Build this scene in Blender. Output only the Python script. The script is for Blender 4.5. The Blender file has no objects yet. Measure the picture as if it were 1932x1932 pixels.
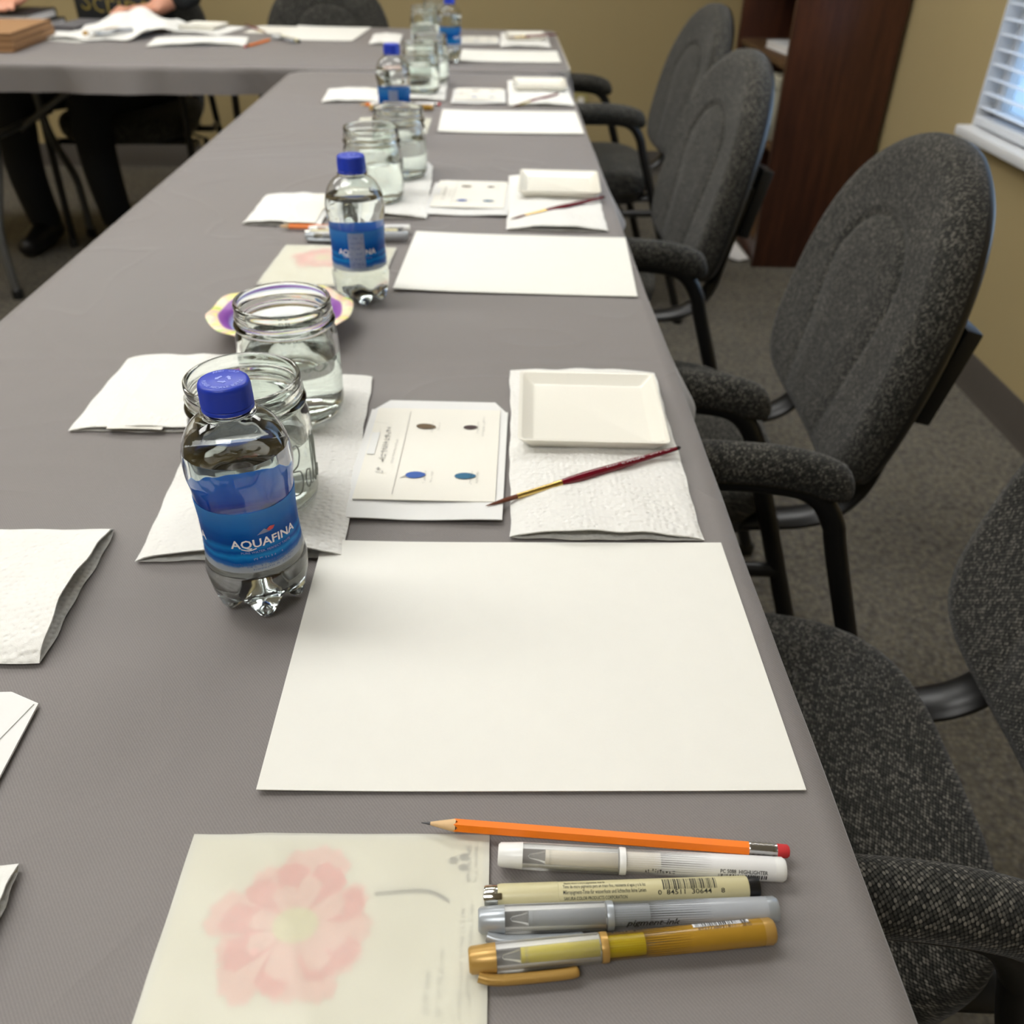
import bpy, bmesh, math, random
from mathutils import Vector, Matrix, Euler
PI = math.pi
random.seed(7)
S = bpy.context.scene
COL = S.collection

# ---------------------------------------------------------------- camera, world, light, exposure
T = 0.74                       # height of the table tops
F_PX, PITCH, YAW, ROLL, CAM_H = 1661.58, 35.0596, 1.3225, 1.0361, 0.40788
cam_d = bpy.data.cameras.new('camera')
cam = bpy.data.objects.new('camera', cam_d)
COL.objects.link(cam)
cam_d.sensor_fit = 'HORIZONTAL'
cam_d.sensor_width = 36.0
cam_d.lens = 36.0 * F_PX / 1932.0
cam_d.clip_start = 0.02
_p, _y, _r = (math.radians(a) for a in (PITCH, YAW, ROLL))
_f = Vector((math.sin(_y) * math.cos(_p), math.cos(_y) * math.cos(_p), -math.sin(_p)))
_rt = Vector((math.cos(_y), -math.sin(_y), 0))
_up = _rt.cross(_f)
_r2 = _rt * math.cos(_r) + _up * math.sin(_r)
_u2 = -_rt * math.sin(_r) + _up * math.cos(_r)
_m = Matrix((_r2, _u2, -_f)).transposed().to_4x4()
_m.translation = Vector((0, 0, T + CAM_H))
cam.matrix_world = _m
cam_d.dof.use_dof = True
cam_d.dof.focus_distance = 0.515
cam_d.dof.aperture_fstop = 9.0
S.camera = cam

W = bpy.data.worlds.new('world')
S.world = W
W.use_nodes = True
W.node_tree.nodes['Background'].inputs[0].default_value = (0.66, 0.82, 1.0, 1)
W.node_tree.nodes['Background'].inputs[1].default_value = 5.0
LAMP = 11.0                     # radiance of the ceiling light diffusers
S.view_settings.view_transform = 'Standard'
S.view_settings.look = 'None'
S.view_settings.gamma = 1.0
S.view_settings.use_curve_mapping = False
S.view_settings.exposure = 0.0
S.cycles.max_bounces = 14
S.cycles.transmission_bounces = 14
S.cycles.transparent_max_bounces = 16
S.cycles.diffuse_bounces = 3
S.cycles.glossy_bounces = 4
S.cycles.adaptive_threshold = 0.1
S.cycles.use_denoising = True
S.cycles.sample_clamp_indirect = 6.0

# ---------------------------------------------------------------- materials
def lin(*c):
    o = []
    for v in c:
        v = v / 255.0
        o.append(v / 12.92 if v <= 0.04045 else ((v + 0.055) / 1.055) ** 2.4)
    return tuple(o) + (1.0,)

class NT:
    def __init__(s, name):
        s.m = bpy.data.materials.new(name)
        s.m.use_nodes = True
        s.t = s.m.node_tree
        s.b = s.t.nodes['Principled BSDF']
        s.out = s.t.nodes['Material Output']
    def n(s, kind, **kw):
        nd = s.t.nodes.new(kind)
        for k, v in kw.items():
            if k.startswith('i_'):
                nd.inputs[k[2:].replace('_', ' ')].default_value = v
            else:
                setattr(nd, k, v)
        return nd
    def l(s, a, b): s.t.links.new(a, b)
    def math(s, op, a, b=None, c=None):
        nd = s.t.nodes.new('ShaderNodeMath'); nd.operation = op
        for i, v in enumerate((a, b, c)):
            if v is None: continue
            if isinstance(v, (int, float)): nd.inputs[i].default_value = v
            else: s.l(v, nd.inputs[i])
        return nd.outputs[0]
    def mix(s, fac, a, b):
        nd = s.t.nodes.new('ShaderNodeMix'); nd.data_type = 'RGBA'
        for sock, v in ((nd.inputs[0], fac), (nd.inputs[6], a), (nd.inputs[7], b)):
            if isinstance(v, (int, float, tuple)): sock.default_value = v
            else: s.l(v, sock)
        return nd.outputs[2]
    def ramp(s, fac, stops, interp='LINEAR'):
        nd = s.t.nodes.new('ShaderNodeValToRGB'); cr = nd.color_ramp; cr.interpolation = interp
        while len(cr.elements) < len(stops): cr.elements.new(0.5)
        for e, (p, c) in zip(cr.elements, stops):
            e.position = p; e.color = c
        s.l(fac, nd.inputs[0]); return nd.outputs[0]
    def obj(s): return s.n('ShaderNodeTexCoord').outputs['Object']
    def uv(s): return s.n('ShaderNodeTexCoord').outputs['UV']
    def noise(s, scale, vec=None, detail=3.0):
        nd = s.n('ShaderNodeTexNoise'); nd.inputs['Scale'].default_value = scale; nd.inputs['Detail'].default_value = detail
        s.l(vec if vec is not None else s.obj(), nd.inputs['Vector']); return nd
    def bump(s, h, strength=0.3, dist=0.001):
        nd = s.n('ShaderNodeBump'); nd.inputs['Strength'].default_value = strength; nd.inputs['Distance'].default_value = dist
        s.l(h, nd.inputs['Height']); s.l(nd.outputs[0], s.b.inputs['Normal'])
    def set(s, **kw):
        names = dict(color='Base Color', rough='Roughness', metal='Metallic', spec='Specular IOR Level', trans='Transmission Weight',
                     ior='IOR', sheen='Sheen Weight', sheen_rough='Sheen Roughness', coat='Coat Weight', alpha='Alpha',
                     sub='Subsurface Weight', emit='Emission Color', emit_s='Emission Strength')
        for k, v in kw.items():
            i = s.b.inputs[names[k]]
            if isinstance(v, (int, float, tuple)): i.default_value = v
            else: s.l(v, i)
        return s

MATS = {}
def plain(name, rgb, rough=0.5, var=0.06, scale=30.0, bump=0.0, bscale=200.0, bdist=0.0004, **kw):
    """a procedural colour with slight mottling and, if asked for, fine relief"""
    if name in MATS: return MATS[name]
    k = NT(name); c = lin(*rgb)
    nz = k.noise(scale)
    d = tuple(v * (1 - var) for v in c[:3]) + (1,)
    e = tuple(min(1, v * (1 + var)) for v in c[:3]) + (1,)
    k.set(color=k.mix(nz.outputs[0], d, e), rough=rough, **kw)
    if bump: k.bump(k.noise(bscale, detail=2).outputs[0], bump, bdist)
    MATS[name] = k.m
    return k.m

def mk_cloth():
    k = NT('grey_tablecloth'); o = k.obj()
    sep = k.n('ShaderNodeSeparateXYZ'); k.l(o, sep.inputs[0])
    a = k.math('ADD', k.math('MULTIPLY', sep.outputs[0], 3300.0), k.math('MULTIPLY', sep.outputs[1], 2500.0))
    tw = k.math('SINE', a)
    nz = k.noise(5.0, o, 4.0).outputs[0]
    fine = k.noise(900.0, o, 2.0).outputs[0]
    base = k.mix(nz, lin(112, 107, 106), lin(120, 115, 114))
    f = k.math('ADD', k.math('MULTIPLY', tw, 0.17), k.math('MULTIPLY', fine, 0.5))
    f = k.math('ADD', f, 0.22)
    base = k.mix(k.math('MULTIPLY', f, 0.32), base, lin(176, 170, 166))
    k.set(color=base, rough=0.62, spec=0.35, sheen=0.35, sheen_rough=0.35)
    wn = k.noise(3.2, o, 1.5); wn.inputs['Distortion'].default_value = 1.2
    rid = k.math('MAXIMUM', k.math('SUBTRACT', 1.0, k.math('MULTIPLY', k.math('ABSOLUTE', k.math('SUBTRACT', wn.outputs[0], 0.5)), 22.0)), 0.0)
    rid = k.math('MULTIPLY', k.math('MULTIPLY', rid, rid), k.noise(2.1, o, 1.0).outputs[0])
    k.bump(k.math('ADD', k.math('ADD', k.math('MULTIPLY', tw, 0.02), k.math('MULTIPLY', fine, 0.04)), rid), 0.5, 0.0022)
    return k.m

def mk_tweed(name, dark, mid, light, period=0.0023):
    k = NT(name); uv = k.uv()
    mp = k.n('ShaderNodeMapping'); mp.inputs['Rotation'].default_value = (0, 0, 0.5); mp.inputs['Scale'].default_value = (1.0 / period, 0.62 / period, 1); k.l(uv, mp.inputs[0])
    v = k.n('ShaderNodeTexVoronoi'); v.inputs['Scale'].default_value = 1.0; v.inputs['Randomness'].default_value = 0.24; v.voronoi_dimensions = '2D'; k.l(mp.outputs[0], v.inputs['Vector'])
    sp = k.n('ShaderNodeSeparateColor'); k.l(v.outputs['Color'], sp.inputs[0])
    nb = k.noise(14.0, k.obj(), 3.0).outputs[0]
    thread = k.ramp(k.math('ADD', k.math('MULTIPLY', sp.outputs[0], 0.7), k.math('MULTIPLY', nb, 0.35)), [(0.25, lin(*dark)), (0.60, lin(*mid)), (0.95, lin(*light))])
    hole = k.ramp(v.outputs['Distance'], [(0.28, (0, 0, 0, 1)), (0.58, (1, 1, 1, 1))])
    k.set(color=k.mix(hole, thread, lin(10, 10, 9)), rough=0.9, spec=0.15, sheen=0.12)
    k.bump(k.math('SUBTRACT', 1.0, v.outputs['Distance']), 0.5, 0.0010)
    return k.m

def mk_carpet():
    k = NT('berber_carpet'); o = k.obj()
    v = k.n('ShaderNodeTexVoronoi'); v.inputs['Scale'].default_value = 95.0; v.inputs['Randomness'].default_value = 0.75
    k.l(o, v.inputs['Vector'])
    nz = k.noise(7.0, o, 4.0).outputs[0]
    c = k.ramp(k.math('ADD', k.math('MULTIPLY', k.noise(60.0, o, 3.0).outputs[0], 0.75), k.math('MULTIPLY', nz, 0.25)),
               [(0.30, lin(88, 85, 80)), (0.45, lin(121, 117, 110)), (0.58, lin(136, 130, 116)), (0.72, lin(116, 117, 112))])
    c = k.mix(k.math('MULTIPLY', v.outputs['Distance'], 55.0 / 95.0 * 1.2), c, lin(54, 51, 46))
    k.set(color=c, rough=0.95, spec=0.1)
    k.bump(k.math('SUBTRACT', 1.0, v.outputs['Distance']), 0.8, 0.006)
    return k.m

def mk_towel():
    k = NT('quilted_paper_towel'); o = k.obj()
    v = k.n('ShaderNodeTexVoronoi'); v.inputs['Scale'].default_value = 210.0; v.feature = 'SMOOTH_F1'; v.inputs['Randomness'].default_value = 0.55
    k.l(o, v.inputs['Vector'])
    k.set(color=k.mix(k.noise(20.0, o).outputs[0], lin(229, 228, 223), lin(238, 237, 233)), rough=0.9, spec=0.1)
    k.bump(k.math('ADD', v.outputs['Distance'], k.math('MULTIPLY', k.noise(1400.0, o).outputs[0], 0.15)), 1.0, 0.0022)
    return k.m

def mk_wood(name, a, b, rough=0.35):
    k = NT(name); o = k.obj()
    mp = k.n('ShaderNodeMapping'); mp.inputs['Scale'].default_value = (14, 14, 1.1); k.l(o, mp.inputs[0])
    nz = k.noise(3.0, mp.outputs[0], 6.0).outputs[0]
    g = k.noise(22.0, mp.outputs[0], 4.0).outputs[0]
    f = k.math('ADD', k.math('MULTIPLY', nz, 0.7), k.math('MULTIPLY', g, 0.3))
    k.set(color=k.ramp(f, [(0.3, lin(*a)), (0.7, lin(*b))]), rough=rough, spec=0.4)
    k.bump(g, 0.1, 0.0005)
    return k.m

def glassy(name, rgb, ior, rough=0.0):
    k = NT(name)
    k.set(color=k.mix(k.noise(8.0).outputs[0], lin(*rgb), lin(*[min(255, v + 2) for v in rgb])), rough=rough, trans=1.0, ior=ior)
    return k.m

def clear_film(name, rgb, opaq=0.12, rough=0.12):
    """thin clear plastic: mostly see-through with a glossy skin"""
    k = NT(name)
    tr = k.n('ShaderNodeBsdfTransparent'); tr.inputs[0].default_value = lin(*rgb)
    fr = k.n('ShaderNodeFresnel'); fr.inputs[0].default_value = 1.45
    mx = k.n('ShaderNodeMixShader')
    k.set(color=k.mix(k.noise(60.0).outputs[0], lin(*rgb), lin(*[int(v * .96) for v in rgb])), rough=rough)
    k.l(k.math('ADD', k.math('MULTIPLY', fr.outputs[0], 1.1), opaq), mx.inputs[0])
    k.l(tr.outputs[0], mx.inputs[1]); k.l(k.b.outputs[0], mx.inputs[2]); k.l(mx.outputs[0], k.out.inputs[0])
    return k.m

def mk_streak(name, rgb, x0, x1):
    """pen barrel whose colour breaks up into lengthwise streaks towards x0"""
    k = NT(name); o = k.obj(); sep = k.n('ShaderNodeSeparateXYZ'); k.l(o, sep.inputs[0])
    ang = k.math('ARCTAN2', sep.outputs[1], k.math('SUBTRACT', sep.outputs[2], 0.0066))
    st = k.math('ADD', k.math('MULTIPLY', k.math('SINE', k.math('MULTIPLY', ang, 34.0)), 0.5), 0.5)
    g = k.n('ShaderNodeMapRange'); k.l(sep.outputs[0], g.inputs[0])
    g.inputs[1].default_value = x0; g.inputs[2].default_value = x1
    fac = k.math('GREATER_THAN', k.math('ADD', g.outputs[0], 0.02), st)
    tr = k.n('ShaderNodeBsdfTransparent'); tr.inputs[0].default_value = (0.95, 0.95, 0.94, 1)
    mx = k.n('ShaderNodeMixShader'); k.set(color=k.mix(k.noise(50.0, o).outputs[0], lin(*rgb), lin(*[int(v * .94) for v in rgb])), rough=0.22)
    k.l(k.math('MAXIMUM', fac, 0.12), mx.inputs[0]); k.l(tr.outputs[0], mx.inputs[1]); k.l(k.b.outputs[0], mx.inputs[2]); k.l(mx.outputs[0], k.out.inputs[0])
    return k.m

def mk_label():
    k = NT('printed_bottle_label'); o = k.obj(); sep = k.n('ShaderNodeSeparateXYZ'); k.l(o, sep.inputs[0])
    wob = k.math('MULTIPLY', k.math('SUBTRACT', k.noise(90.0, o, 2.0).outputs[0], 0.5), 0.10)
    z = k.math('ADD', k.math('DIVIDE', k.math('SUBTRACT', sep.outputs[2], 0.045), 0.047), wob)
    c = k.ramp(z, [(0.0, lin(225, 230, 236)), (0.075, lin(215, 224, 236)), (0.11, lin(80, 155, 225)), (0.17, lin(0, 125, 215)), (0.24, lin(30, 190, 252)), (0.31, lin(0, 110, 205)),  # cyan bands put glints of light into the printed blue
                   (0.38, lin(20, 175, 245)), (0.46, lin(0, 108, 204)), (0.60, lin(8, 126, 218)), (0.72, lin(50, 158, 235)), (0.85, lin(80, 172, 240)), (1.0, lin(96, 186, 244))])
    k.set(color=c, rough=0.3, spec=0.4)
    tl = k.n('ShaderNodeBsdfTranslucent'); k.l(c, tl.inputs[0])
    tp = k.n('ShaderNodeBsdfTransparent'); k.l(c, tp.inputs[0])
    m1 = k.n('ShaderNodeMixShader'); m1.inputs[0].default_value = 0.42; k.l(tl.outputs[0], m1.inputs[1]); k.l(tp.outputs[0], m1.inputs[2])
    mx = k.n('ShaderNodeMixShader'); mx.inputs[0].default_value = 0.62
    k.l(k.b.outputs[0], mx.inputs[1]); k.l(m1.outputs[0], mx.inputs[2]); k.l(mx.outputs[0], k.out.inputs[0])
    return k.m

def mk_panel():
    k = NT('grey_label_panel_ink'); c = k.mix(k.noise(60.0).outputs[0], lin(196, 206, 224), lin(206, 214, 230)); k.set(color=c, rough=0.4)
    tl = k.n('ShaderNodeBsdfTranslucent'); k.l(c, tl.inputs[0])
    mx = k.n('ShaderNodeMixShader'); mx.inputs[0].default_value = 0.6; k.l(k.b.outputs[0], mx.inputs[1]); k.l(tl.outputs[0], mx.inputs[2]); k.l(mx.outputs[0], k.out.inputs[0])
    return k.m

def mk_vellum():
    k = NT('milky_vellum'); o = k.obj()
    tr = k.n('ShaderNodeBsdfTransparent'); tr.inputs[0].default_value = (1, 1, 0.985, 1)
    c = k.mix(k.noise(25.0, o).outputs[0], lin(244, 243, 234), lin(250, 250, 243))
    k.set(color=c, rough=0.30, spec=0.5)
    k.bump(k.noise(55.0, o, 3.0).outputs[0], 0.25, 0.002)
    tl = k.n('ShaderNodeBsdfTranslucent'); k.l(c, tl.inputs[0])
    m1 = k.n('ShaderNodeMixShader'); m1.inputs[0].default_value = 0.5; k.l(k.b.outputs[0], m1.inputs[1]); k.l(tl.outputs[0], m1.inputs[2])
    mx = k.n('ShaderNodeMixShader'); mx.inputs[0].default_value = 0.50
    k.l(tr.outputs[0], mx.inputs[1]); k.l(m1.outputs[0], mx.inputs[2]); k.l(mx.outputs[0], k.out.inputs[0])
    return k.m

def mk_plate():
    k = NT('floral_paper_bowl_print'); o = k.obj(); sep = k.n('ShaderNodeSeparateXYZ'); k.l(o, sep.inputs[0])
    r = k.math('SQRT', k.math('ADD', k.math('MULTIPLY', sep.outputs[0], sep.outputs[0]), k.math('MULTIPLY', sep.outputs[1], sep.outputs[1])))
    a = k.math('ARCTAN2', sep.outputs[1], sep.outputs[0])
    rim = k.ramp(k.noise(42.0, o, 1.0).outputs[0],
                 [(0.28, lin(160, 205, 70)), (0.40, lin(240, 234, 196)), (0.50, lin(244, 205, 186)), (0.58, lin(240, 232, 150)), (0.70, lin(165, 205, 75))])
    c = k.ramp(k.math('DIVIDE', r, 0.08), [(0.0, lin(238, 236, 228)), (0.60, lin(236, 236, 240)), (0.66, lin(170, 190, 225)), (0.72, lin(130, 70, 165)), (0.82, lin(150, 85, 175)), (0.85, lin(240, 225, 200)), (1.0, lin(240, 225, 200))])
    f = k.math('GREATER_THAN', r, 0.0675)
    k.set(color=k.mix(f, c, rim), rough=0.35)
    return k.m

def emitter(name, rgb, s):
    k = NT(name); k.set(color=(0.8, 0.8, 0.8, 1), emit=lin(*rgb), emit_s=s)
    return k.m

M = dict(
    cloth=mk_cloth(), carpet=mk_carpet(), towel=mk_towel(),
    tweed=mk_tweed('charcoal_tweed', (44, 44, 41), (70, 69, 64), (124, 120, 112)),
    wall=plain('tan_wall_paint', (168, 150, 108), 0.85, 0.03, 3.0, 0.15, 300.0),
    ceil=plain('white_ceiling_tile', (225, 222, 212), 0.9, 0.03, 12.0, 0.3, 90.0),
    base=plain('dark_vinyl_baseboard', (72, 66, 60), 0.6, 0.05),
    white_trim=plain('white_gloss_trim', (226, 228, 230), 0.35, 0.03, 10.0),
    slat=plain('white_vinyl_slat', (225, 230, 238), 0.4, 0.03, 10.0),
    bookwood=mk_wood('dark_cherry_veneer', (50, 27, 21), (88, 52, 36)),
    shelfwood=mk_wood('worn_shelf_edge', (70, 48, 30), (98, 72, 46), 0.5),
    dark=plain('bookcase_backboard', (24, 17, 13), 0.7),
    paper=plain('watercolour_paper', (234, 233, 226), 0.85, 0.015, 60.0, 0.25, 900.0, 0.0003),
    card=plain('cream_card_stock', (235, 232, 222), 0.7, 0.015, 40.0),
    env=plain('white_glassine_envelope', (228, 228, 226), 0.5, 0.02, 20.0),
    ceramic=plain('white_glazed_ceramic', (240, 237, 226), 0.12, 0.01, 12.0, spec=0.5),
    black_metal=plain('black_painted_steel', (20, 20, 21), 0.38, 0.1, 40.0),
    black_plastic=plain('black_moulded_plastic', (20, 21, 23), 0.42, 0.1, 30.0, 0.2, 600.0),
    grey_metal=plain('grey_enamelled_steel', (88, 88, 86), 0.35, 0.1, 20.0),
    tabletop=plain('speckled_table_laminate', (190, 184, 172), 0.5, 0.08, 300.0),
    jar=glassy('pale_green_jar_glass', (250, 254, 250), 1.50), pet=glassy('clear_bottle_plastic', (250, 252, 252), 1.42),
    script=plain('shaded_raised_glass', (150, 156, 150), 0.15, 0.05), water=glassy('still_water', (250, 253, 253), 1.33),
    cap=plain('blue_ribbed_cap_plastic', (30, 60, 185), 0.35, 0.04, 60.0), capink=plain('pale_blue_cap_print', (140, 155, 235), 0.4, 0.03),
    label=mk_label(), ink_white=plain('white_label_ink', (244, 246, 250), 0.4, 0.02), ink_pale=plain('pale_blue_label_ink', (150, 180, 226), 0.4, 0.02),
    ink_navy=plain('soft_navy_label_ink', (92, 120, 178), 0.4, 0.02), ink_red=plain('red_label_ink', (200, 60, 60), 0.4, 0.02),
    panel=mk_panel(),
    black_ink=plain('black_print_ink', (22, 21, 20), 0.5, 0.05), grey_ink=plain('faint_grey_print_ink', (186, 184, 178), 0.6, 0.05),
    soft_ink=plain('soft_grey_print_ink', (92, 90, 86), 0.6, 0.05),
    vellum=mk_vellum(), plate=mk_plate(),
    pink=plain('pink_petal_print', (234, 140, 142), 0.7, 0.2, 120.0), pink2=plain('pale_pink_petal_print', (240, 186, 182), 0.7, 0.12, 120.0),
    stamen=plain('cream_flower_centre_print', (222, 214, 170), 0.7, 0.15, 200.0),
    leafblue=plain('blue_leaf_print', (44, 88, 168), 0.6, 0.2, 300.0), leafteal=plain('teal_leaf_print', (24, 96, 132), 0.6, 0.2, 300.0),
    seedbrown=plain('brown_seed_print', (98, 78, 50), 0.6, 0.25, 300.0), seeddark=plain('dark_seed_print', (58, 36, 36), 0.6, 0.3, 300.0),
    orange=plain('orange_pencil_lacquer', (250, 128, 14), 0.3, 0.03), pwood=plain('sharpened_cedar_wood', (222, 186, 140), 0.7, 0.06, 300.0),
    graphite=plain('graphite_lead', (66, 66, 70), 0.35, 0.1), ferrule=plain('ribbed_aluminium', (205, 205, 205), 0.22, 0.05, metal=1.0),
    eraser=plain('red_eraser_rubber', (206, 52, 56), 0.8, 0.06),
    maroon=plain('maroon_lacquered_handle', (112, 12, 34), 0.18, 0.06), brass=plain('brass_ferrule', (226, 196, 120), 0.22, 0.04, metal=1.0),
    hair=plain('brown_brush_hair', (104, 54, 32), 0.7, 0.25, 700.0), dip=plain('dark_handle_tip', (44, 12, 18), 0.2, 0.05),
    p_white=plain('white_pen_plastic', (238, 238, 236), 0.25, 0.02), p_cream=plain('cream_ink_tube', (242, 234, 220), 0.4, 0.03),
    p_beige=plain('beige_pen_barrel', (206, 198, 156), 0.35, 0.02), p_black=plain('black_pen_plug', (22, 22, 24), 0.3, 0.05),
    p_silver=plain('silver_pen_plastic', (168, 174, 180), 0.3, 0.03, metal=0.35), p_grey=plain('grey_ink_tube', (150, 154, 160), 0.4, 0.03),
    p_gold=plain('gold_pen_plastic', (184, 146, 78), 0.32, 0.04, metal=0.3), p_yellow=plain('golden_ink_tube', (206, 190, 18), 0.35, 0.04),
    chrome=plain('chrome_pen_clip', (210, 208, 200), 0.12, 0.03, metal=1.0),
    clear=clear_film('clear_pen_plastic', (251, 251, 250), 0.03),
    glass=clear_film('window_glass', (235, 243, 250), 0.02, 0.02),
    st_white=mk_streak('white_streaked_barrel', (238, 238, 238), 0.078, 0.108), st_silver=mk_streak('silver_streaked_barrel', (172, 176, 182), 0.082, 0.112), st_gold=mk_streak('gold_streaked_barrel', (168, 128, 42), 0.082, 0.104),
    kraft=plain('brown_chipboard', (160, 122, 84), 0.85, 0.06, 80.0, 0.2, 500.0), kraft2=plain('dark_chipboard', (132, 98, 66), 0.85, 0.06, 80.0),
    bookblack=plain('black_book_cover', (34, 33, 35), 0.45, 0.06), pages=plain('white_page_block', (220, 218, 216), 0.8, 0.03, 300.0),
    grey_book=plain('grey_folder_cover', (108, 106, 108), 0.6, 0.05), skin=plain('skin', (206, 148, 122), 0.5, 0.06, 30.0, sub=0.1),
    shirt=plain('black_cotton_shirt', (38, 40, 42), 0.9, 0.1, 40.0, 0.3, 400.0), gold_ink=plain('gold_shirt_lettering', (132, 116, 54), 0.5, 0.15, 300.0),
    trousers=plain('black_trouser_cloth', (20, 22, 26), 0.9, 0.1, 40.0), hairm=plain('brown_hair', (58, 40, 28), 0.7, 0.2, 90.0), shoe=plain('black_shoe_leather', (22, 20, 20), 0.4, 0.1),
    outlet=plain('ivory_outlet_plate', (176, 164, 108), 0.5, 0.03), binbox=plain('pale_storage_carton', (176, 172, 152), 0.8, 0.05, 60.0), greylabel=plain('grey_carton_print', (128, 126, 112), 0.8, 0.1, 200.0),
    lamp=emitter('lit_light_diffuser', (255, 254, 250), LAMP), eye=plain('dark_iris', (40, 28, 20), 0.2), lips=plain('lip_skin', (178, 98, 92), 0.5),
)

# ---------------------------------------------------------------- mesh helpers
def obj(name, verts, faces, m, parent=None, smooth=True, uvs=None, angle=40):
    me = bpy.data.meshes.new(name)
    me.from_pydata([tuple(v) for v in verts], [], faces)
    if uvs is not None:
        ul = me.uv_layers.new(name='UVMap')
        for lp in me.loops: ul.data[lp.index].uv = uvs[lp.vertex_index]
    me.materials.append(m)
    if smooth:
        for p in me.polygons: p.use_smooth = True
        me.set_sharp_from_angle(angle=math.radians(angle))
    o = bpy.data.objects.new(name, me)
    COL.objects.link(o)
    if parent: o.parent = parent
    return o

class MB:
    def __init__(s): s.v = []; s.f = []; s.uv = None
    def add(s, vf):
        b = len(s.v); s.v += [tuple(p) for p in vf[0]]; s.f += [tuple(i + b for i in f) for f in vf[1]]; return s
    def build(s, name, m, parent=None, smooth=True, angle=40): return obj(name, s.v, s.f, m, parent, smooth, None, angle)

def xf(vf, loc=(0, 0, 0), rz=0.0, rx=0.0, ry=0.0, sc=1.0):
    m = Matrix.Translation(loc) @ Euler((rx, ry, rz)).to_matrix().to_4x4() @ Matrix.Scale(sc, 4)
    return [m @ Vector(p) for p in vf[0]], vf[1]

def box(x0, x1, y0, y1, z0, z1, bev=0.0, seg=2):
    if bev <= 0:
        v = [(x0, y0, z0), (x1, y0, z0), (x1, y1, z0), (x0, y1, z0), (x0, y0, z1), (x1, y0, z1), (x1, y1, z1), (x0, y1, z1)]
        return v, [(0, 3, 2, 1), (4, 5, 6, 7), (0, 1, 5, 4), (1, 2, 6, 5), (2, 3, 7, 6), (3, 0, 4, 7)]
    bm = bmesh.new(); bmesh.ops.create_cube(bm, size=1.0)
    for v in bm.verts: v.co = Vector(((x0 + x1) / 2 + v.co.x * (x1 - x0), (y0 + y1) / 2 + v.co.y * (y1 - y0), (z0 + z1) / 2 + v.co.z * (z1 - z0)))
    bmesh.ops.bevel(bm, geom=bm.edges[:], offset=bev, segments=seg, profile=0.5, affect='EDGES')
    bm.verts.index_update()
    r = [v.co.copy() for v in bm.verts], [tuple(v.index for v in f.verts) for f in bm.faces]
    bm.free(); return r

def lathe(prof, n=40, closed=False, mod=None):
    """profile of (r, z) turned about z; r == 0 ends become poles. closed joins last to first"""
    v, f, rings = [], [], []
    for r, z in prof:
        if r <= 1e-7:
            rings.append([len(v)]); v.append((0, 0, z))
        else:
            ring = []
            for i in range(n):
                a = 2 * PI * i / n; rr, zz = (r, z) if mod is None else mod(r, z, a)
                ring.append(len(v)); v.append((rr * math.cos(a), rr * math.sin(a), zz))
            rings.append(ring)
    pairs = list(zip(rings[:-1], rings[1:])) + ([(rings[-1], rings[0])] if closed else [])
    for a, b in pairs:
        if len(a) == 1 and len(b) == 1: continue
        for i in range(n):
            j = (i + 1) % n
            if len(a) == 1: f.append((a[0], b[j], b[i]))
            elif len(b) == 1: f.append((a[i], a[j], b[0]))
            else: f.append((a[i], a[j], b[j], b[i]))
    return v, f

def catmull(pts, k=6):
    P = [Vector(p) for p in pts]; o = []
    for i in range(len(P) - 1):
        a, b, c, d = P[max(i - 1, 0)], P[i], P[i + 1], P[min(i + 2, len(P) - 1)]
        for j in range(k):
            t = j / k
            o.append(0.5 * ((2 * b) + (c - a) * t + (2 * a - 5 * b + 4 * c - d) * t * t + (3 * b - a - 3 * c + d) * t ** 3))
    o.append(P[-1]); return o

def tube(path, rad, n=12, flat=1.0, ref=(0, 0, 1), caps=True, round_caps=False):
    P = [Vector(p) for p in path]; L = len(P)
    R = [rad] * L if isinstance(rad, (int, float)) else list(rad)
    v, f, uv = [], [], []; prev = None; s = 0.0
    for i, p in enumerate(P):
        t = (P[min(i + 1, L - 1)] - P[max(i - 1, 0)]).normalized()
        if i: s += (p - P[i - 1]).length
        if prev is None:
            rf = Vector(ref)
            if abs(t.dot(rf)) > 0.95: rf = Vector((1, 0, 0)) if abs(t.x) < 0.9 else Vector((0, 1, 0))
            a = (rf - t * rf.dot(t)).normalized()
        else: a = (prev - t * prev.dot(t)).normalized()
        prev = a; b = t.cross(a)
        for k in range(n):
            th = 2 * PI * k / n
            v.append(p + a * (math.cos(th) * R[i]) + b * (math.sin(th) * R[i] * flat)); uv.append((s, th * 0.028))
    for i in range(L - 1):
        for k in range(n):
            q = (k + 1) % n
            f.append((i * n + k, i * n + q, (i + 1) * n + q, (i + 1) * n + k))
    if caps:
        f.append(tuple(reversed(range(n)))); f.append(tuple(range((L - 1) * n, L * n)))
    tube.uv = uv
    return v, f

def prism(out, z0, z1):
    n = len(out)
    v = [(x, y, z0) for x, y in out] + [(x, y, z1) for x, y in out]
    f = [tuple(reversed(range(n))), tuple(range(n, 2 * n))] + [(i, (i + 1) % n, n + (i + 1) % n, n + i) for i in range(n)]
    return v, f

def rrect(w, h, r, k=5):
    o = []
    for cx, cy, a0 in ((w / 2 - r, h / 2 - r, 0), (-w / 2 + r, h / 2 - r, PI / 2), (-w / 2 + r, -h / 2 + r, PI), (w / 2 - r, -h / 2 + r, 1.5 * PI)):
        for i in range(k + 1):
            a = a0 + PI / 2 * i / k; o.append((cx + r * math.cos(a), cy + r * math.sin(a)))
    return o

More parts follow.
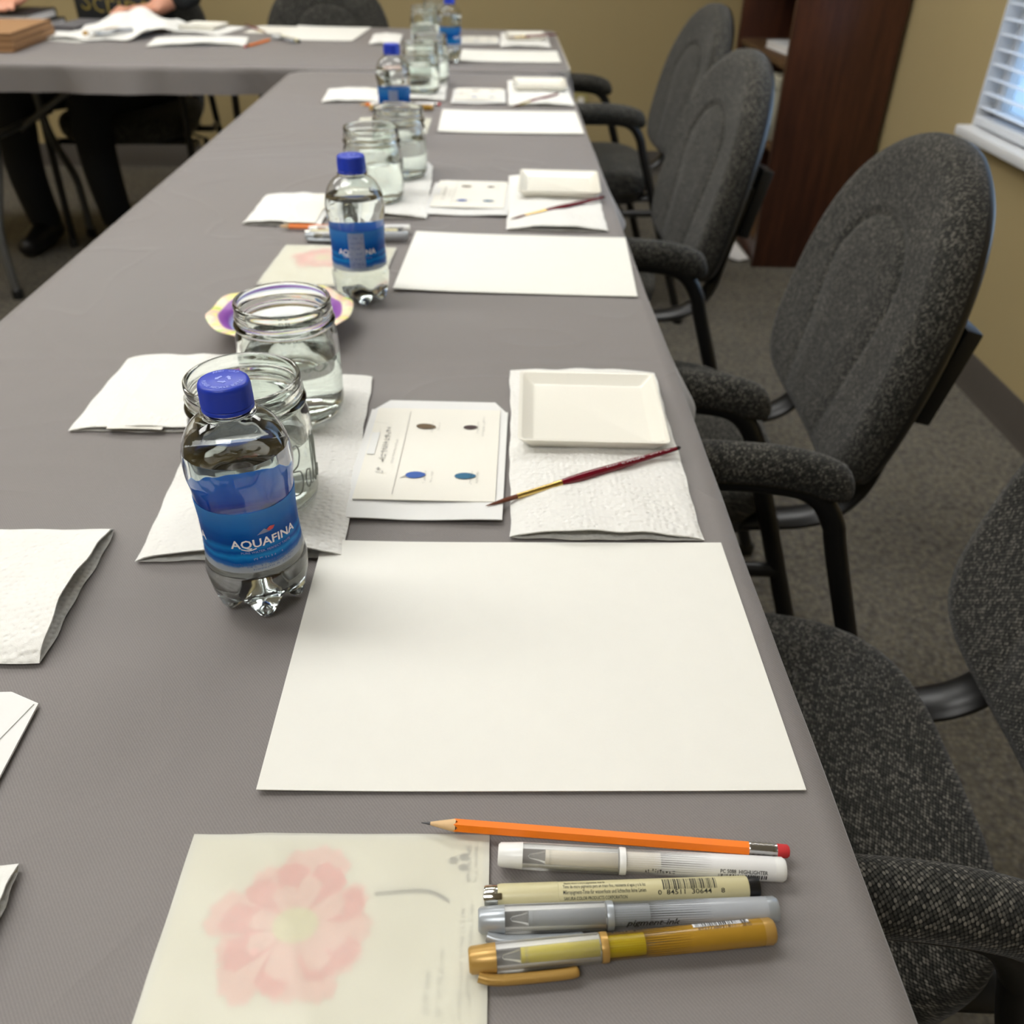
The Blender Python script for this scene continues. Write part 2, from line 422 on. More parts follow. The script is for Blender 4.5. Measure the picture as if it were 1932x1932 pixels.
def sheet(w, h, th, zf=lambda x, y: 0.0, nx=24, ny=20, edge=None):
    """thin sheet with real thickness lying over the height zf(x, y)"""
    v, f = [], []
    for top in (1, 0):
        for j in range(ny + 1):
            for i in range(nx + 1):
                x = -w / 2 + w * i / nx; y = -h / 2 + h * j / ny
                if edge: x, y = edge(x, y)
                v.append((x, y, zf(x, y) + (th if top else 0)))
    N = (nx + 1) * (ny + 1); ix = lambda i, j, t: (0 if t else N) + j * (nx + 1) + i
    for j in range(ny):
        for i in range(nx):
            f.append((ix(i, j, 1), ix(i + 1, j, 1), ix(i + 1, j + 1, 1), ix(i, j + 1, 1)))
            f.append((ix(i, j, 0), ix(i, j + 1, 0), ix(i + 1, j + 1, 0), ix(i + 1, j, 0)))
    for i in range(nx):
        f.append((ix(i, 0, 0), ix(i + 1, 0, 0), ix(i + 1, 0, 1), ix(i, 0, 1))); f.append((ix(i + 1, ny, 0), ix(i, ny, 0), ix(i, ny, 1), ix(i + 1, ny, 1)))
    for j in range(ny):
        f.append((ix(0, j + 1, 0), ix(0, j, 0), ix(0, j, 1), ix(0, j + 1, 1))); f.append((ix(nx, j, 0), ix(nx, j + 1, 0), ix(nx, j + 1, 1), ix(nx, j, 1)))
    return v, f

def text_vf(s, size, width=None, bold=0.0, shear=0.0, align='CENTER'):
    cu = bpy.data.curves.new('t', 'FONT'); cu.body = s; cu.size = size; cu.offset = bold; cu.shear = shear
    cu.align_x = align; cu.align_y = 'CENTER'; cu.resolution_u = 2
    o = bpy.data.objects.new('t', cu); me = bpy.data.meshes.new_from_object(o)
    v = [tuple(p.co) for p in me.vertices]; f = [tuple(p.vertices) for p in me.polygons]
    bpy.data.objects.remove(o); bpy.data.curves.remove(cu); bpy.data.meshes.remove(me)
    if width and v:
        x0 = min(p[0] for p in v); x1 = max(p[0] for p in v); k = width / max(1e-9, x1 - x0); c = (x0 + x1) / 2 if align == 'CENTER' else x0
        v = [((p[0] - c) * k, p[1], 0) for p in v]
    return v, f

def scribble(width, h, seed=1, gap=0.35):
    """a row of tiny illegible glyph strokes"""
    r = random.Random(seed); mb = MB(); x = -width / 2
    while x < width / 2:
        w = h * r.uniform(0.25, 0.6)
        if r.random() < 0.82:
            for _ in range(2):
                if r.random() < 0.5: a, b = x, x + w; c = r.uniform(-h / 2, h / 2 * .7); d = c + h * .2
                else: a = x + w * r.uniform(0, .7); b = a + h * .14; c, d = -h / 2, h * r.uniform(.1, .5)
                mb.add(([(a, c, 0), (b, c, 0), (b, d, 0), (a, d, 0)], [(0, 1, 2, 3)]))
        x += w + h * gap * r.uniform(.4, 1)
    return mb.v, mb.f

def on_cyl_z(vf, R, phi0, z0, lift=0.0003):
    """lay flat lettering on an upright cylinder, facing -y at phi 0"""
    return [((R + lift) * math.sin(phi0 + x / R), -(R + lift) * math.cos(phi0 + x / R), z0 + y) for x, y, _ in vf[0]], vf[1]

def on_cyl_x(vf, R, x0, ang, zc, lift=0.00012):
    """lay flat lettering on a cylinder lying along x; ang from straight up towards -y"""
    return [(x0 + x, -(R + lift) * math.sin(ang - y / R), zc + (R + lift) * math.cos(ang - y / R)) for x, y, _ in vf[0]], vf[1]

def empty(name, loc=(0, 0, 0), rz=0.0, rx=0.0, ry=0.0):
    o = bpy.data.objects.new(name, None); COL.objects.link(o)
    o.empty_display_size = 0.03; o.location = loc; o.rotation_euler = (rx, ry, rz); return o

def tag(o, label, cat, group=None):
    o['label'] = label; o['category'] = cat
    if group: o['group'] = group
    return o

def struct(o):
    o['kind'] = 'structure'; return o

def dup(root, loc, rz, label, group=None):
    c = root.copy(); COL.objects.link(c); c.location = loc; c.rotation_euler = (root.rotation_euler[0], root.rotation_euler[1], rz)
    c['label'] = label
    if group: c['group'] = group
    def rec(a, b):
        for ch in list(a.children):
            d = ch.copy(); COL.objects.link(d); d.parent = b; rec(ch, d)
    rec(root, c); return c

def place(o, x, y, z=0.0, rz=0.0):
    o.location = (x, y, T + z); o.rotation_euler = (0, 0, rz); return o

# ---------------------------------------------------------------- the room
XL, XR, YN, YF, H = -3.3, 1.35, -2.3, 4.65, 2.6
struct(obj('floor', *box(XL - .1, XR + .1, YN - .1, YF + .1, -0.05, 0.0), M['carpet'], smooth=False))
struct(obj('ceiling', *box(XL - .1, XR + .1, YN - .1, YF + .1, H, H + .06), M['ceil'], smooth=False))
struct(obj('wall_back', *box(XL - .1, XR + .1, YF, YF + .1, 0, H), M['wall'], smooth=False))
struct(obj('wall_left', *box(XL - .1, XL, YN, YF, 0, H), M['wall'], smooth=False))
struct(obj('wall_front', *box(XL - .1, XR + .1, YN - .1, YN, 0, H), M['wall'], smooth=False))
WY0, WY1, WZ0, WZ1 = 1.35, 2.668, 0.628, 1.95          # window opening in the right wall
wr = MB()
wr.add(box(XR, XR + .1, YN, WY0, 0, H)).add(box(XR, XR + .1, WY1, YF, 0, H)).add(box(XR, XR + .1, WY0, WY1, 0, WZ0)).add(box(XR, XR + .1, WY0, WY1, WZ1, H))
struct(wr.build('wall_right', M['wall'], smooth=False))

def cove(name, path_xy, horiz):
    prof = [(0, 0), (0.014, 0), (0.011, 0.008), (0.005, 0.02), (0.004, 0.10), (0.002, 0.103), (0, 0.103)]
    (x0, y0), (x1, y1) = path_xy; v, f = [], []
    for (px, py) in ((x0, y0), (x1, y1)):
        for d, z in prof: v.append((px - d, py, z) if horiz == 'x' else (px, py - d, z))
    n = len(prof)
    for i in range(n): f.append((i, (i + 1) % n, n + (i + 1) % n, n + i))
    f += [tuple(range(n)), tuple(reversed(range(n, 2 * n)))]
    return struct(obj(name, v, f, M['base'], angle=60))
cove('baseboard_right', ((XR, YN), (XR, YF)), 'x')
cove('baseboard_back', ((XL, YF), (XR, YF)), 'y')

# window with frame, panes, muntins and sill
win = struct(empty('window_1', (XR, (WY0 + WY1) / 2, WZ0)))
cy = (WY0 + WY1) / 2; hw = (WY1 - WY0) / 2; wh = WZ1 - WZ0
fr = MB()
for a, b, c, d in ((-hw, -hw + .045, 0, wh), (hw - .045, hw, 0, wh), (-hw, hw, 0, .045), (-hw, hw, wh - .045, wh)): fr.add(box(.045, .095, a, b, c, d, .004))
fr.build('window_frame', M['white_trim'], win)
for k in (-1, 0, 1): obj('muntin', *box(.06, .08, k * .32 - .010, k * .32 + .010, .045, wh - .045, .002), M['white_trim'], win)
for k in (.33, .66): obj('muntin', *box(.061, .079, -hw + .045, hw - .045, wh * k - .010, wh * k + .010, .002), M['white_trim'], win)
obj('pane', *box(.068, .072, -hw + .04, hw - .04, .04, wh - .04), M['glass'], win, smooth=False)
obj('window_sill', *box(-.042, .06, -hw - .008, hw + .008, -.026, .002, .005), M['white_trim'], win)
for s in (-1, 1):
    obj('jamb', *box(.0, .046, s * hw - .004 if s > 0 else -hw, s * hw if s > 0 else -hw + .004, 0, wh, .0), M['white_trim'], win, smooth=False)

bl = tag(empty('window_blind', (XR + .018, cy, WZ0)), 'white horizontal slat blind hanging in the sunlit window', 'blind')
sl = None
nsl = int((wh - .12) / .036)
for i in range(nsl):
    if sl is None:
        v, f = [], []
        for yy in (-hw + .012, hw - .012):
            for t in range(7):
                u = -1 + t / 3; v.append((u * .019, yy, .0032 * (1 - u * u))); v.append((u * .019, yy, .0032 * (1 - u * u) - .0018))
        for t in range(6):
            a = 2 * t; f += [(a, a + 2, a + 16, a + 14), (a + 1, a + 15, a + 17, a + 3)]
        f += [(0, 14, 15, 1), (12, 13, 27, 26), tuple([2 * t for t in range(7)] + [2 * t + 1 for t in reversed(range(7))])[::-1], tuple([14 + 2 * t for t in range(7)] + [15 + 2 * t for t in reversed(range(7))])]
        o = sl = obj('slat', v, f, M['slat'], bl)
    else:
        o = sl.copy(); COL.objects.link(o); o.parent = bl
    o.location = (0, 0, .05 + i * .036); o.rotation_euler = (0, math.radians(9 + random.uniform(-3, 3)), 0)
obj('bottom_rail', *box(-.022, .022, -hw + .012, hw - .012, .008, .030, .004), M['slat'], bl)
obj('head_rail', *box(-.026, .026, -hw + .006, hw - .006, wh - .05, wh - .004, .004), M['slat'], bl)
for yy in (-hw + .12, 0, hw - .12):
    obj('ladder_cord', *tube([(-.021, yy, .02), (-.021, yy, wh - .04)], .0012, 6), M['slat'], bl)

# ceiling lights: recessed troffers that light the room
LIGHTS = [(-0.9, 0.95, 'above the near jars'), (-0.9, 3.1, 'above the far table'), (-2.4, 0.95, 'nearest the left wall'), (-2.4, 3.1, 'in the far left of the room'), (0.5, 2.3, 'above the bookcase side chairs'), (-0.6, -0.8, 'added behind the camera to brighten the near table')]  # last one is unseen, added as fill for the near table
for i, (x, y, wh_) in enumerate(LIGHTS):
    t = tag(empty('ceiling_light', (x, y, H)), 'recessed lit rectangular ceiling light ' + wh_, 'ceiling light', 'ceiling lights above the tables')
    fm = MB()
    for a, b, c, d in ((-.61, -.58, -.31, .31), (.58, .61, -.31, .31), (-.58, .58, -.31, -.28), (-.58, .58, .28, .31)): fm.add(box(a, b, c, d, -.018, .0))
    fm.build('light_frame', M['white_trim'], t, smooth=False)
    obj('diffuser', *box(-.58, .58, -.28, .28, -.010, -.004), M['lamp'], t, smooth=False)

# wall outlet low on the back wall
ot = tag(empty('wall_outlet', (.405, YF - .004, .36)), 'small ivory outlet plate low on the tan back wall', 'outlet')
obj('plate', *box(-.036, .036, -.003, .0035, -.058, .058, .002), M['outlet'], ot)
for s in (-1, 1): obj('socket', *xf(prism(rrect(.032, .028, .010), 0, .003), (0, -.003, s * .026), rx=PI / 2), M['card'], ot)

# ---------------------------------------------------------------- bookcase by the right wall
BX0, BX1, BY0, BY1, BH = .972, 1.335, 3.26, 4.00, 1.85
bc = tag(empty('bookcase', (BX0, BY0, 0)), 'tall dark cherry bookcase standing against the tan wall behind the chairs', 'bookcase')
d_, w_ = BX1 - BX0, BY1 - BY0
obj('side_panel', *box(0, d_, 0, .022, 0, BH, .002), M['bookwood'], bc)
obj('side_panel', *box(0, d_, w_ - .022, w_, 0, BH, .002), M['bookwood'], bc)
obj('back_panel', *box(d_ - .012, d_ - .002, .022, w_ - .022, .06, BH - .02), M['dark'], bc, smooth=False)
obj('top_panel', *box(-.01, d_, -.01, w_ + .01, BH, BH + .025, .003), M['bookwood'], bc)
obj('kick_board', *box(.012, .028, .022, w_ - .022, 0, .09), M['bookwood'], bc, smooth=False)
SHELF = (.10, .425, .69, .96, 1.24, 1.52)
for z in SHELF: obj('shelf', *box(.006, d_ - .012, .022, w_ - .022, z - .022, z, .002), M['shelfwood'], bc)
for yy in (.005, w_ - .017): obj('face_edge', *box(-.004, .0, yy - .005 if yy > .1 else 0, yy + .017, 0, BH, .001), M['bookwood'], bc)

bk = tag(empty('paperback_book', (BX0 + .05, BY0 + .30, .692), .12), 'white flat paperback lying on the bookcase shelf', 'book')
obj('page_block', *box(0, .2, -.13, .13, .002, .022, .001), M['pages'], bk); obj('cover', *box(-.002, .202, -.132, .132, .022, .025, .001), M['white_trim'], bk); obj('cover', *box(-.002, .202, -.132, .132, 0, .003, .001), M['white_trim'], bk)
ct = tag(empty('storage_carton', (BX0 + .015, BY0 + .20, .427)), 'pale carton with a grey band on the middle bookcase shelf', 'box')
obj('body', *box(0, .24, -.075, .075, 0, .20, .003), M['binbox'], ct); obj('printed_band', *box(-.0015, 0, -.075, .075, .0, .055), M['greylabel'], ct, smooth=False)
obj('lid', *box(-.002, .242, -.077, .077, .165, .203, .002), M['binbox'], ct)
obj('printed_lines', *xf(scribble(.11, .02, 5), (-.0028, 0, .12), rz=-PI / 2, rx=PI / 2), M['greylabel'], ct, smooth=False)
pp = tag(obj('folded_leaflet', *xf(sheet(.07, .24, .002, lambda x, y: .004 + .25 * abs(x), 8, 12), (0, 0, 0)), M['pages']), 'white folded leaflet lying on the carpet at the foot of the bookcase', 'paper')
pp.location = (.928, 3.44, 0.0); pp.rotation_euler = (0, 0, .05)

# ---------------------------------------------------------------- tables and cloths
def folding_table(name, cx, cy, L, Wd, along, label, legx=None):
    t = tag(empty(name, (cx, cy, 0), 0 if along == 'x' else PI / 2), label, 'table')
    obj('tabletop', *xf(prism(rrect(L, Wd, .05), T - .032, T - .003)), M['tabletop'], t)
    lx = legx or (-(L / 2 - .25), L / 2 - .25)
    for x in lx:
        for s in (-1, 1):
            yy = s * (Wd / 2 - .12)
            p = catmull([(x, yy * .55, T - .04), (x, yy * .55, T - .20), (x, yy * .62, T - .33), (x, yy * .95, T - .50), (x, yy, T - .60), (x, yy, .012)], 5)
            lg = obj('leg', *tube(p, .0145, 12), M['grey_metal'], t)
            obj('foot_cap', *xf(lathe([(0, 0), (.018, 0), (.018, .03), (.0145, .034), (0, .034)], 14), (x, yy, .0)), M['black_plastic'], lg)
        obj('cross_bar', *tube([(x, -Wd * .28, T - .26), (x, Wd * .28, T - .26)], .011, 10), M['grey_metal'], t)
        sgn = -1 if x > 0 else 1
        obj('folding_brace', *tube([(x, 0, T - .27), (x + sgn * .36, 0, T - .05)], .010, 10), M['grey_metal'], t)
    return t
folding_table('folding_table', -.19, 1.775, 1.83, .75, 'y', 'folding table under the grey cloth beneath the middle and far place settings')
folding_table('folding_table', -.19, -.06, 1.83, .75, 'y', 'folding table under the grey cloth nearest the camera')
folding_table('folding_table', -1.02, 3.215, 2.46, .90, 'x', 'folding table with wishbone legs standing crosswise at the far end', (-.60, .98))

def cloth(name, x0, x1, y0, y1, drop, label, rad=.05, step=.0125, seed=1, creases=(), flare=lambda x, y: 0.0):
    r = random.Random(seed); ph = [r.uniform(0, 6.28) for _ in range(12)]
    D = drop + .02
    nx = int((x1 - x0 + 2 * D) / step); ny = int((y1 - y0 + 2 * D) / step)
    v, f = [], []; hx, hy = (x1 - x0) / 2, (y1 - y0) / 2; cx, cy = (x0 + x1) / 2, (y0 + y1) / 2
    for j in range(ny + 1):
        for i in range(nx + 1):
            px = -hx - D + (2 * hx + 2 * D) * i / nx; py = -hy - D + (2 * hy + 2 * D) * j / ny
            qx = max(-hx + rad, min(hx - rad, px)); qy = max(-hy + rad, min(hy - rad, py))
            dx, dy = px - qx, py - qy; d = math.hypot(dx, dy)
            if d > rad:
                nxx, nyy = dx / d, dy / d; e = min(d - rad, D * 1.02)
                bx, by = qx + nxx * rad, qy + nyy * rad
                s = (bx * nyy - by * nxx)
                k = max(0.0, e - .012) / D
                wav = k * (.010 * math.sin(s * 9 + ph[0]) + .007 * math.sin(s * 21 + ph[1]) + .004 * math.sin(s * 47 + ph[2]))
                bend = min(e, .012)
                out = .006 * math.sin(bend / .012 * PI / 2) + max(0, e - .012) * .10 + wav + k * flare(cx + bx, cy + by)
                z = T - (.006 * (1 - math.cos(bend / .012 * PI / 2)) + max(0, e - .012) * .985)
                v.append((cx + bx + nxx * out, cy + by + nyy * out, z))
            else:
                X, Y = cx + px, cy + py
                z = .0005 * math.sin(X * 7 + ph[3]) * math.sin(Y * 5 + ph[4]) + .0004 * math.sin(X * 19 + Y * 11 + ph[5])
                for ax, pos, hgt in creases:
                    t = (Y if ax == 'y' else X) - pos; z += hgt * math.exp(-(t / .007) ** 2) - hgt * .5 * math.exp(-((t + .012) / .012) ** 2)
                v.append((X, Y, T + min(.0012, z) - .0012))
    W1 = nx + 1
    for j in range(ny):
        for i in range(nx): f.append((j * W1 + i, j * W1 + i + 1, (j + 1) * W1 + i + 1, (j + 1) * W1 + i))
    return tag(obj(name, v, f, M['cloth'], angle=180), label, 'tablecloth')
def bulge(x, y):
    return (.018 * math.exp(-((y - .86) / .10) ** 2) + .02 * math.exp(-((y - 1.75) / .3) ** 2) if x > 0 else 0.0)
cloth('tablecloth', -.565, .186, -.975, 2.69, .045, 'grey twill tablecloth over the long near table', .055, .0125, 3, (('y', .282, .0018), ('y', .853, .0022), ('x', -.19, .0010)), bulge)
cloth('tablecloth', -2.25, .205, 2.765, 3.67, .062, 'grey tablecloth over the crosswise table at the far end', .06, .014, 8, (('x', -.9, .002),))

# ---------------------------------------------------------------- upholstered chairs (local +x points to the chair's back)
BACK_W = [(-.035, .0), (-.034, .10), (-.028, .165), (-.015, .205), (.005, .228), (.04, .243), (.10, .249), (.17, .247), (.23, .236), (.28, .215), (.32, .186), (.355, .146), (.38, .098), (.395, .05), (.40, .0)]
def back_outline(n=112):
    right = catmull([(w, z, 0) for z, w in BACK_W], 5)
    pts = [(p.x, p.y) for p in right] + [(-p.x, p.y) for p in reversed(right[1:-1])]
    # even spacing
    L = [0.0]
    for i in range(len(pts)): a, b = pts[i], pts[(i + 1) % len(pts)]; L.append(L[-1] + math.hypot(b[0] - a[0], b[1] - a[1]))
    out = []
    for k in range(n):
        s = L[-1] * k / n; i = max(j for j in range(len(pts)) if L[j] <= s); a, b = pts[i], pts[(i + 1) % len(pts)]
        t = (s - L[i]) / max(1e-9, L[i + 1] - L[i]); out.append((a[0] + (b[0] - a[0]) * t, a[1] + (b[1] - a[1]) * t))
    return out
OUT = back_outline()
BXB, BZB, BS = .335, .49, .24
def back_pt(y, z, d):
    """d is the depth in front of the back plane (towards -x)"""
    nrm = Vector((-1, 0, BS)).normalized()
    p = Vector((BXB + BS * z - .30 * y * y, y, BZB + z)) + nrm * d
    return p
def groove(y, z):
    if z > .19: q = math.hypot(y / .122, (z - .19) / .097); return (q - 1) * .11
    return abs(y) - (.088 + .034 * max(0, z) / .19)
def mk_back(front, parent):
    n = len(OUT); c = (0, .17)
    if front: ks = [(1.0, -.006), (1.005, .004), (1.0, .014), (.985, .024), (.96, .031), (.92, .036)] + [(.895 - .0215 * q, None) for q in range(40)]
    else: ks = [(.985, .0), (1.0, -.004), (.995, -.014), (.96, -.022), (.88, -.027), (.7, -.030), (.45, -.031), (.2, -.031)]
    v, f, uv = [], [], []; acc = {}; ku = .895
    for q in range(len(ks) - 1, -1, -1):
        k, d = ks[q]
        if d is not None and q + 1 < len(ks): k2, d2 = ks[q + 1]; ku += math.hypot((k - k2) * .22, d - (d2 if d2 is not None else .038)) / .22
        acc[q] = ku if d is not None else k
    for q, (k, d) in enumerate(ks):
        for (y0, z0) in OUT:
            y = c[0] + (y0 - c[0]) * k; z = c[1] + (z0 - c[1]) * k
            dd = d
            if dd is None: dd = .038 + .004 * (1 - k)
            if front and k < .93:
                g = groove(y, z); fade = min(1, (.93 - k) / .06)
                dd += fade * (-.0045 * math.exp(-(g / .006) ** 2) * (1.4 if z > .22 else .7) + (.005 if g < 0 else 0) * min(1, abs(g) / .05))
            v.append(back_pt(y, z, dd)); uv.append((c[0] + (y0 - c[0]) * acc[q], c[1] + (z0 - c[1]) * acc[q]))
    for a in range(len(ks) - 1):
        for i in range(n):
            j = (i + 1) % n; q = (a * n + i, a * n + j, (a + 1) * n + j, (a + 1) * n + i)
            f.append(q if not front else q)
    dd = .046 if front else -.031
    v.append(back_pt(c[0], c[1], dd)); uv.append(c); l = (len(ks) - 1) * n
    for i in range(n): f.append((l + i, l + (i + 1) % n, len(v) - 1))
    if front:
        f.append(tuple(range(n)))
    if not front:
        f = [tuple(reversed(q)) for q in f]; f.append(tuple(range(n)))
    return v, f, uv

def make_chair(arms, label, group):
    t = tag(empty('side_chair' if not arms else 'armchair', (0, 0, 0)), label, 'chair', group)
    # seat cushion
    n = 72; v, f, uv = [], [], []
    prof = [(.90, .392), (.97, .396), (1.0, .408), (1.012, .425), (1.008, .440), (.985, .452), (.94, .459), (.86, .463), (.7, .466), (.5, .468), (.25, .468)]
    for k, z in prof:
        for i in range(n):
            a = 2 * PI * i / n; ca, sa = math.cos(a), math.sin(a); e = 2 / 3.6
            x = .245 * math.copysign(abs(ca) ** e, ca); y = .236 * math.copysign(abs(sa) ** e, sa)
            y *= 1 + .03 * (-x / .245); dz = -.012 * max(0, (-x * k - .12) / .12) ** 2 + .006 * (x / .245) * k
            v.append((x * k, y * k, z + dz)); uv.append((x * k + z * 1.2, y * k + z * .9))
    for a in range(len(prof) - 1):
        for i in range(n): j = (i + 1) % n; f.append((a * n + i, a * n + j, (a + 1) * n + j, (a + 1) * n + i))
    l = (len(prof) - 1) * n; v.append((0, 0, .468)); uv.append((.56, .42))
    for i in range(n): f.append((l + i, l + (i + 1) % n, len(v) - 1))
    obj('seat', v, f, M['tweed'], t, uvs=uv, angle=80)
    sp = [(.245 * .93 * math.copysign(abs(math.cos(2 * PI * i / 48)) ** .55, math.cos(2 * PI * i / 48)), .236 * .93 * math.copysign(abs(math.sin(2 * PI * i / 48)) ** .55, math.sin(2 * PI * i / 48))) for i in range(48)]
    obj('seat_pan', *prism(sp, .372, .397), M['black_plastic'], t)
    v, f, uv = mk_back(True, t); bo = obj('backrest', v, f, M['tweed'], t, uvs=uv, angle=80)
    v, f, uv = mk_back(False, t); obj('back_shell', v, f, M['black_plastic'], bo, angle=60)
    for s in (-1, 1):
        yy = s * .16
        p = catmull([(.10, yy, .380), (.22, yy, .378), (.305, yy, .392), (.352, yy, .44), (.373, yy, .52), (.392, yy, .60), (.408, yy, .66)], 6)
        obj('back_support', *tube(p, .0115, 14, 2.3, ref=(0, 0, 1)), M['black_metal'], t)
    bx = box(-.012, .016, -.045, .045, -.05, .05, .005)
    for s in (-1, 1): obj('support_bracket', *xf(box(-.010, .014, -.03, .03, -.07, .07, .004), (.415, s * .16, .63), ry=math.atan(BS)), M['black_plastic'], t)
    if arms:
        for s in (-1, 1):
            yy = s * .254
            front = catmull([(-.155, yy, .622), (-.185, yy, .612), (-.205, yy, .58), (-.215, yy, .50), (-.235, yy, .10), (-.24, yy, .012)], 6)
            rear = catmull([(-.155, yy, .622), (.0, yy, .622), (.08, yy, .620), (.128, yy, .608), (.158, yy, .57), (.18, yy, .50), (.315, yy, .09), (.340, yy, .012)], 6)
            obj('leg', *tube(front, .013, 12), M['black_metal'], t)
            obj('leg', *tube(rear, .013, 12), M['black_metal'], t)
            for fx in (-.24, .340): obj('foot_glide', *xf(lathe([(0, 0), (.016, 0), (.017, .018), (.013, .024), (0, .024)], 14), (fx, yy, 0)), M['black_plastic'], t)
            pp = catmull([(-.165, yy, .632), (-.15, yy, .638), (-.05, yy, .644), (.04, yy, .644), (.095, yy, .640), (.140, yy, .628), (.166, yy, .606)], 6)
            N = len(pp); rr = []
            for i in range(N):
                u = i / (N - 1); rr.append(.0232 * min(1, .30 + 7 * u, .35 + 5 * (1 - u)))
            vf = tube(pp, rr, 24, 1.05, ref=(0, 0, -1)); obj('arm_pad', *vf, M['tweed'], t, uvs=tube.uv, angle=80)
        for x in (-.12, .12): obj('cross_tube', *tube([(x, -.262, .358 if x < 0 else .356), (x, .262, .358 if x < 0 else .356)], .012, 12), M['black_metal'], t)
        for x in (-.12, .12):
            for s in (-1, 1):
                xs = -.2255 + (.36 - .30) * .0 if x < 0 else .226
                obj('side_link', *tube(catmull([(x, s * .257, .357), ((x + xs) / 2, s * .257, .357), (xs, s * .257, .357)], 3), .011, 10), M['black_metal'], t)
        obj('lever', *tube(catmull([(.06, -.10, .37), (.07, -.19, .345), (.075, -.235, .325)], 4), .005, 8), M['black_metal'], t)
        obj('lever_knob', *xf(lathe([(0, 0), (.008, .001), (.011, .012), (.009, .03), (0, .034)], 14), (.076, -.235, .30)), M['black_plastic'], t)
    else:
        for s in (-1, 1):
            for fx, tx in ((-.22, -.15), (.20, .12)):
                p = catmull([(tx, s * .10, .365), (tx, s * .17, .358), ((tx + fx) / 2, s * .195, .30), (fx, s * .21, .012)], 5)
                obj('leg', *tube(p, .012, 12), M['black_metal'], t)
                obj('foot_glide', *xf(lathe([(0, 0), (.015, 0), (.016, .018), (.012, .024), (0, .024)], 14), (fx, s * .21, 0)), M['black_plastic'], t)
        obj('cross_tube', *tube([(-.15, -.10, .365), (-.15, .10, .365)], .011, 10), M['black_metal'], t)
        obj('cross_tube', *tube([(.12, -.10, .365), (.12, .10, .365)], .011, 10), M['black_metal'], t)
    return t
CG = 'charcoal tweed chairs around the tables'
ch1 = make_chair(True, 'charcoal tweed armchair nearest the camera, its seat tucked beside the blank sheet', CG)
ch1.location = (.207, .563, 0); ch1.rotation_euler = (0, 0, math.radians(-4))
dup(ch1, (.188, 1.250, 0), math.radians(-2), 'second armchair along the table, its whole tweed back facing the camera', CG)
dup(ch1, (.235, 2.95, 0), math.radians(5), 'armchair at the far right corner beside the bookcase', CG)
dup(ch1, (-.67, 3.60, 0), math.radians(90), 'empty black armchair behind the far table, facing the camera', CG)
dup(ch1, (-1.40, 3.68, 0), math.radians(92), 'armchair occupied by the seated person behind the far table', CG)
ch3 = make_chair(False, 'armless tweed chair third along the table, between two armchairs', CG)
ch3.location = (.108, 2.01, 0); ch3.rotation_euler = (0, 0, math.radians(3))

# ---------------------------------------------------------------- things on the tables
def lift(x, y, z):
    """world x, y of a point seen over table point (x, y) but standing z above the table"""
    k = 1 - z / CAM_H
    return x * k, y * k

def paper_sheet(x, y, rz, label, w=.3048, h=.2286, curl=.004, g='blank sheets of watercolour paper'):
    zf = lambda a, b: .0006 + curl * max(0, -a / w - .1) ** 2 * 2.2 + .0012 * max(0, abs(a) / w - .30) * 2
    o = tag(obj('watercolour_sheet', *sheet(w, h, .0006, zf, 20, 12), M['paper']), label, 'paper', g)
    return place(o, x, y, 0, rz)

def towel_vf(w, l, a0, a1, seed=0, skew=0.0, na=22, nb=26, th=.0009):
    """flattened roll of paper towel: two layers joined at both long edges; a0 / a1 arch height at the near / far end"""
    r = random.Random(seed); ph = [r.uniform(0, 6.28) for _ in range(6)]
    v, f = [], []; loops = []
    for inner in (0, 1):
        for j in range(nb + 1):
            t = j / nb; y = -l / 2 + l * t; arch = a0 * (1 - t) ** 2.2 + a1 * t ** (7.0 if a1 > .01 else 2.2) + .0022
            ring = []
            for i in range(2 * na):
                if i <= na: u = -1 + 2 * i / na; up = 1
                else: u = 1 - 2 * (i - na) / na; up = 0
                lens = math.cos(u * PI / 2) ** .62 if abs(u) < .999 else 0
                off = th if inner else 0
                x = u * (w / 2 - off) + skew * t * w
                ex = .0006 * math.sin(y * 40 + ph[0]) + .0005 * math.sin(y * 140 + ph[1])
                x += ex * (1 if u > 0 else -1) * abs(u)
                yy = y + (.0008 * math.sin(u * 5 + ph[2]) + .0006 * math.sin(u * 13 + ph[3])) * (1 if t in (0, 1) else 0)
                z = .0006 + (arch * lens * (1 + .15 * math.sin(u * 3 + ph[4] + t * 4)) if up else 0.0)
                if up: z += .0012 + .0006 * math.sin(u * 9 + t * 11 + ph[5]) * lens
                if inner: z += -off if up and abs(u) < .98 else (off * .6 if not up else 0)
                ring.append(len(v)); v.append((x, yy, max(z, .0004)))
            loops.append(ring)
    n = 2 * na; A = loops[:nb + 1]; B = loops[nb + 1:]
    for L, flip in ((A, 0), (B, 1)):
        for j in range(nb):
            for i in range(n):
                k = (i + 1) % n; q = (L[j][i], L[j + 1][i], L[j + 1][k], L[j][k]); f.append(q if not flip else q[::-1])
    for j, s in ((0, 1), (nb, -1)):
        for i in range(n):
            k = (i + 1) % n; q = (A[j][i], A[j][k], B[j][k], B[j][i]); f.append(q if s > 0 else q[::-1])
    return v, f
TG = 'folded paper towels on the tables'
def towel(x, y, w, l, rz, a0, a1, seed, label, z=0, skew=0.0):
    o = tag(obj('paper_towel', *towel_vf(w, l, a0, a1, seed, skew), M['towel'], angle=70), label, 'paper towel', TG)
    return place(o, x, y, z, rz)

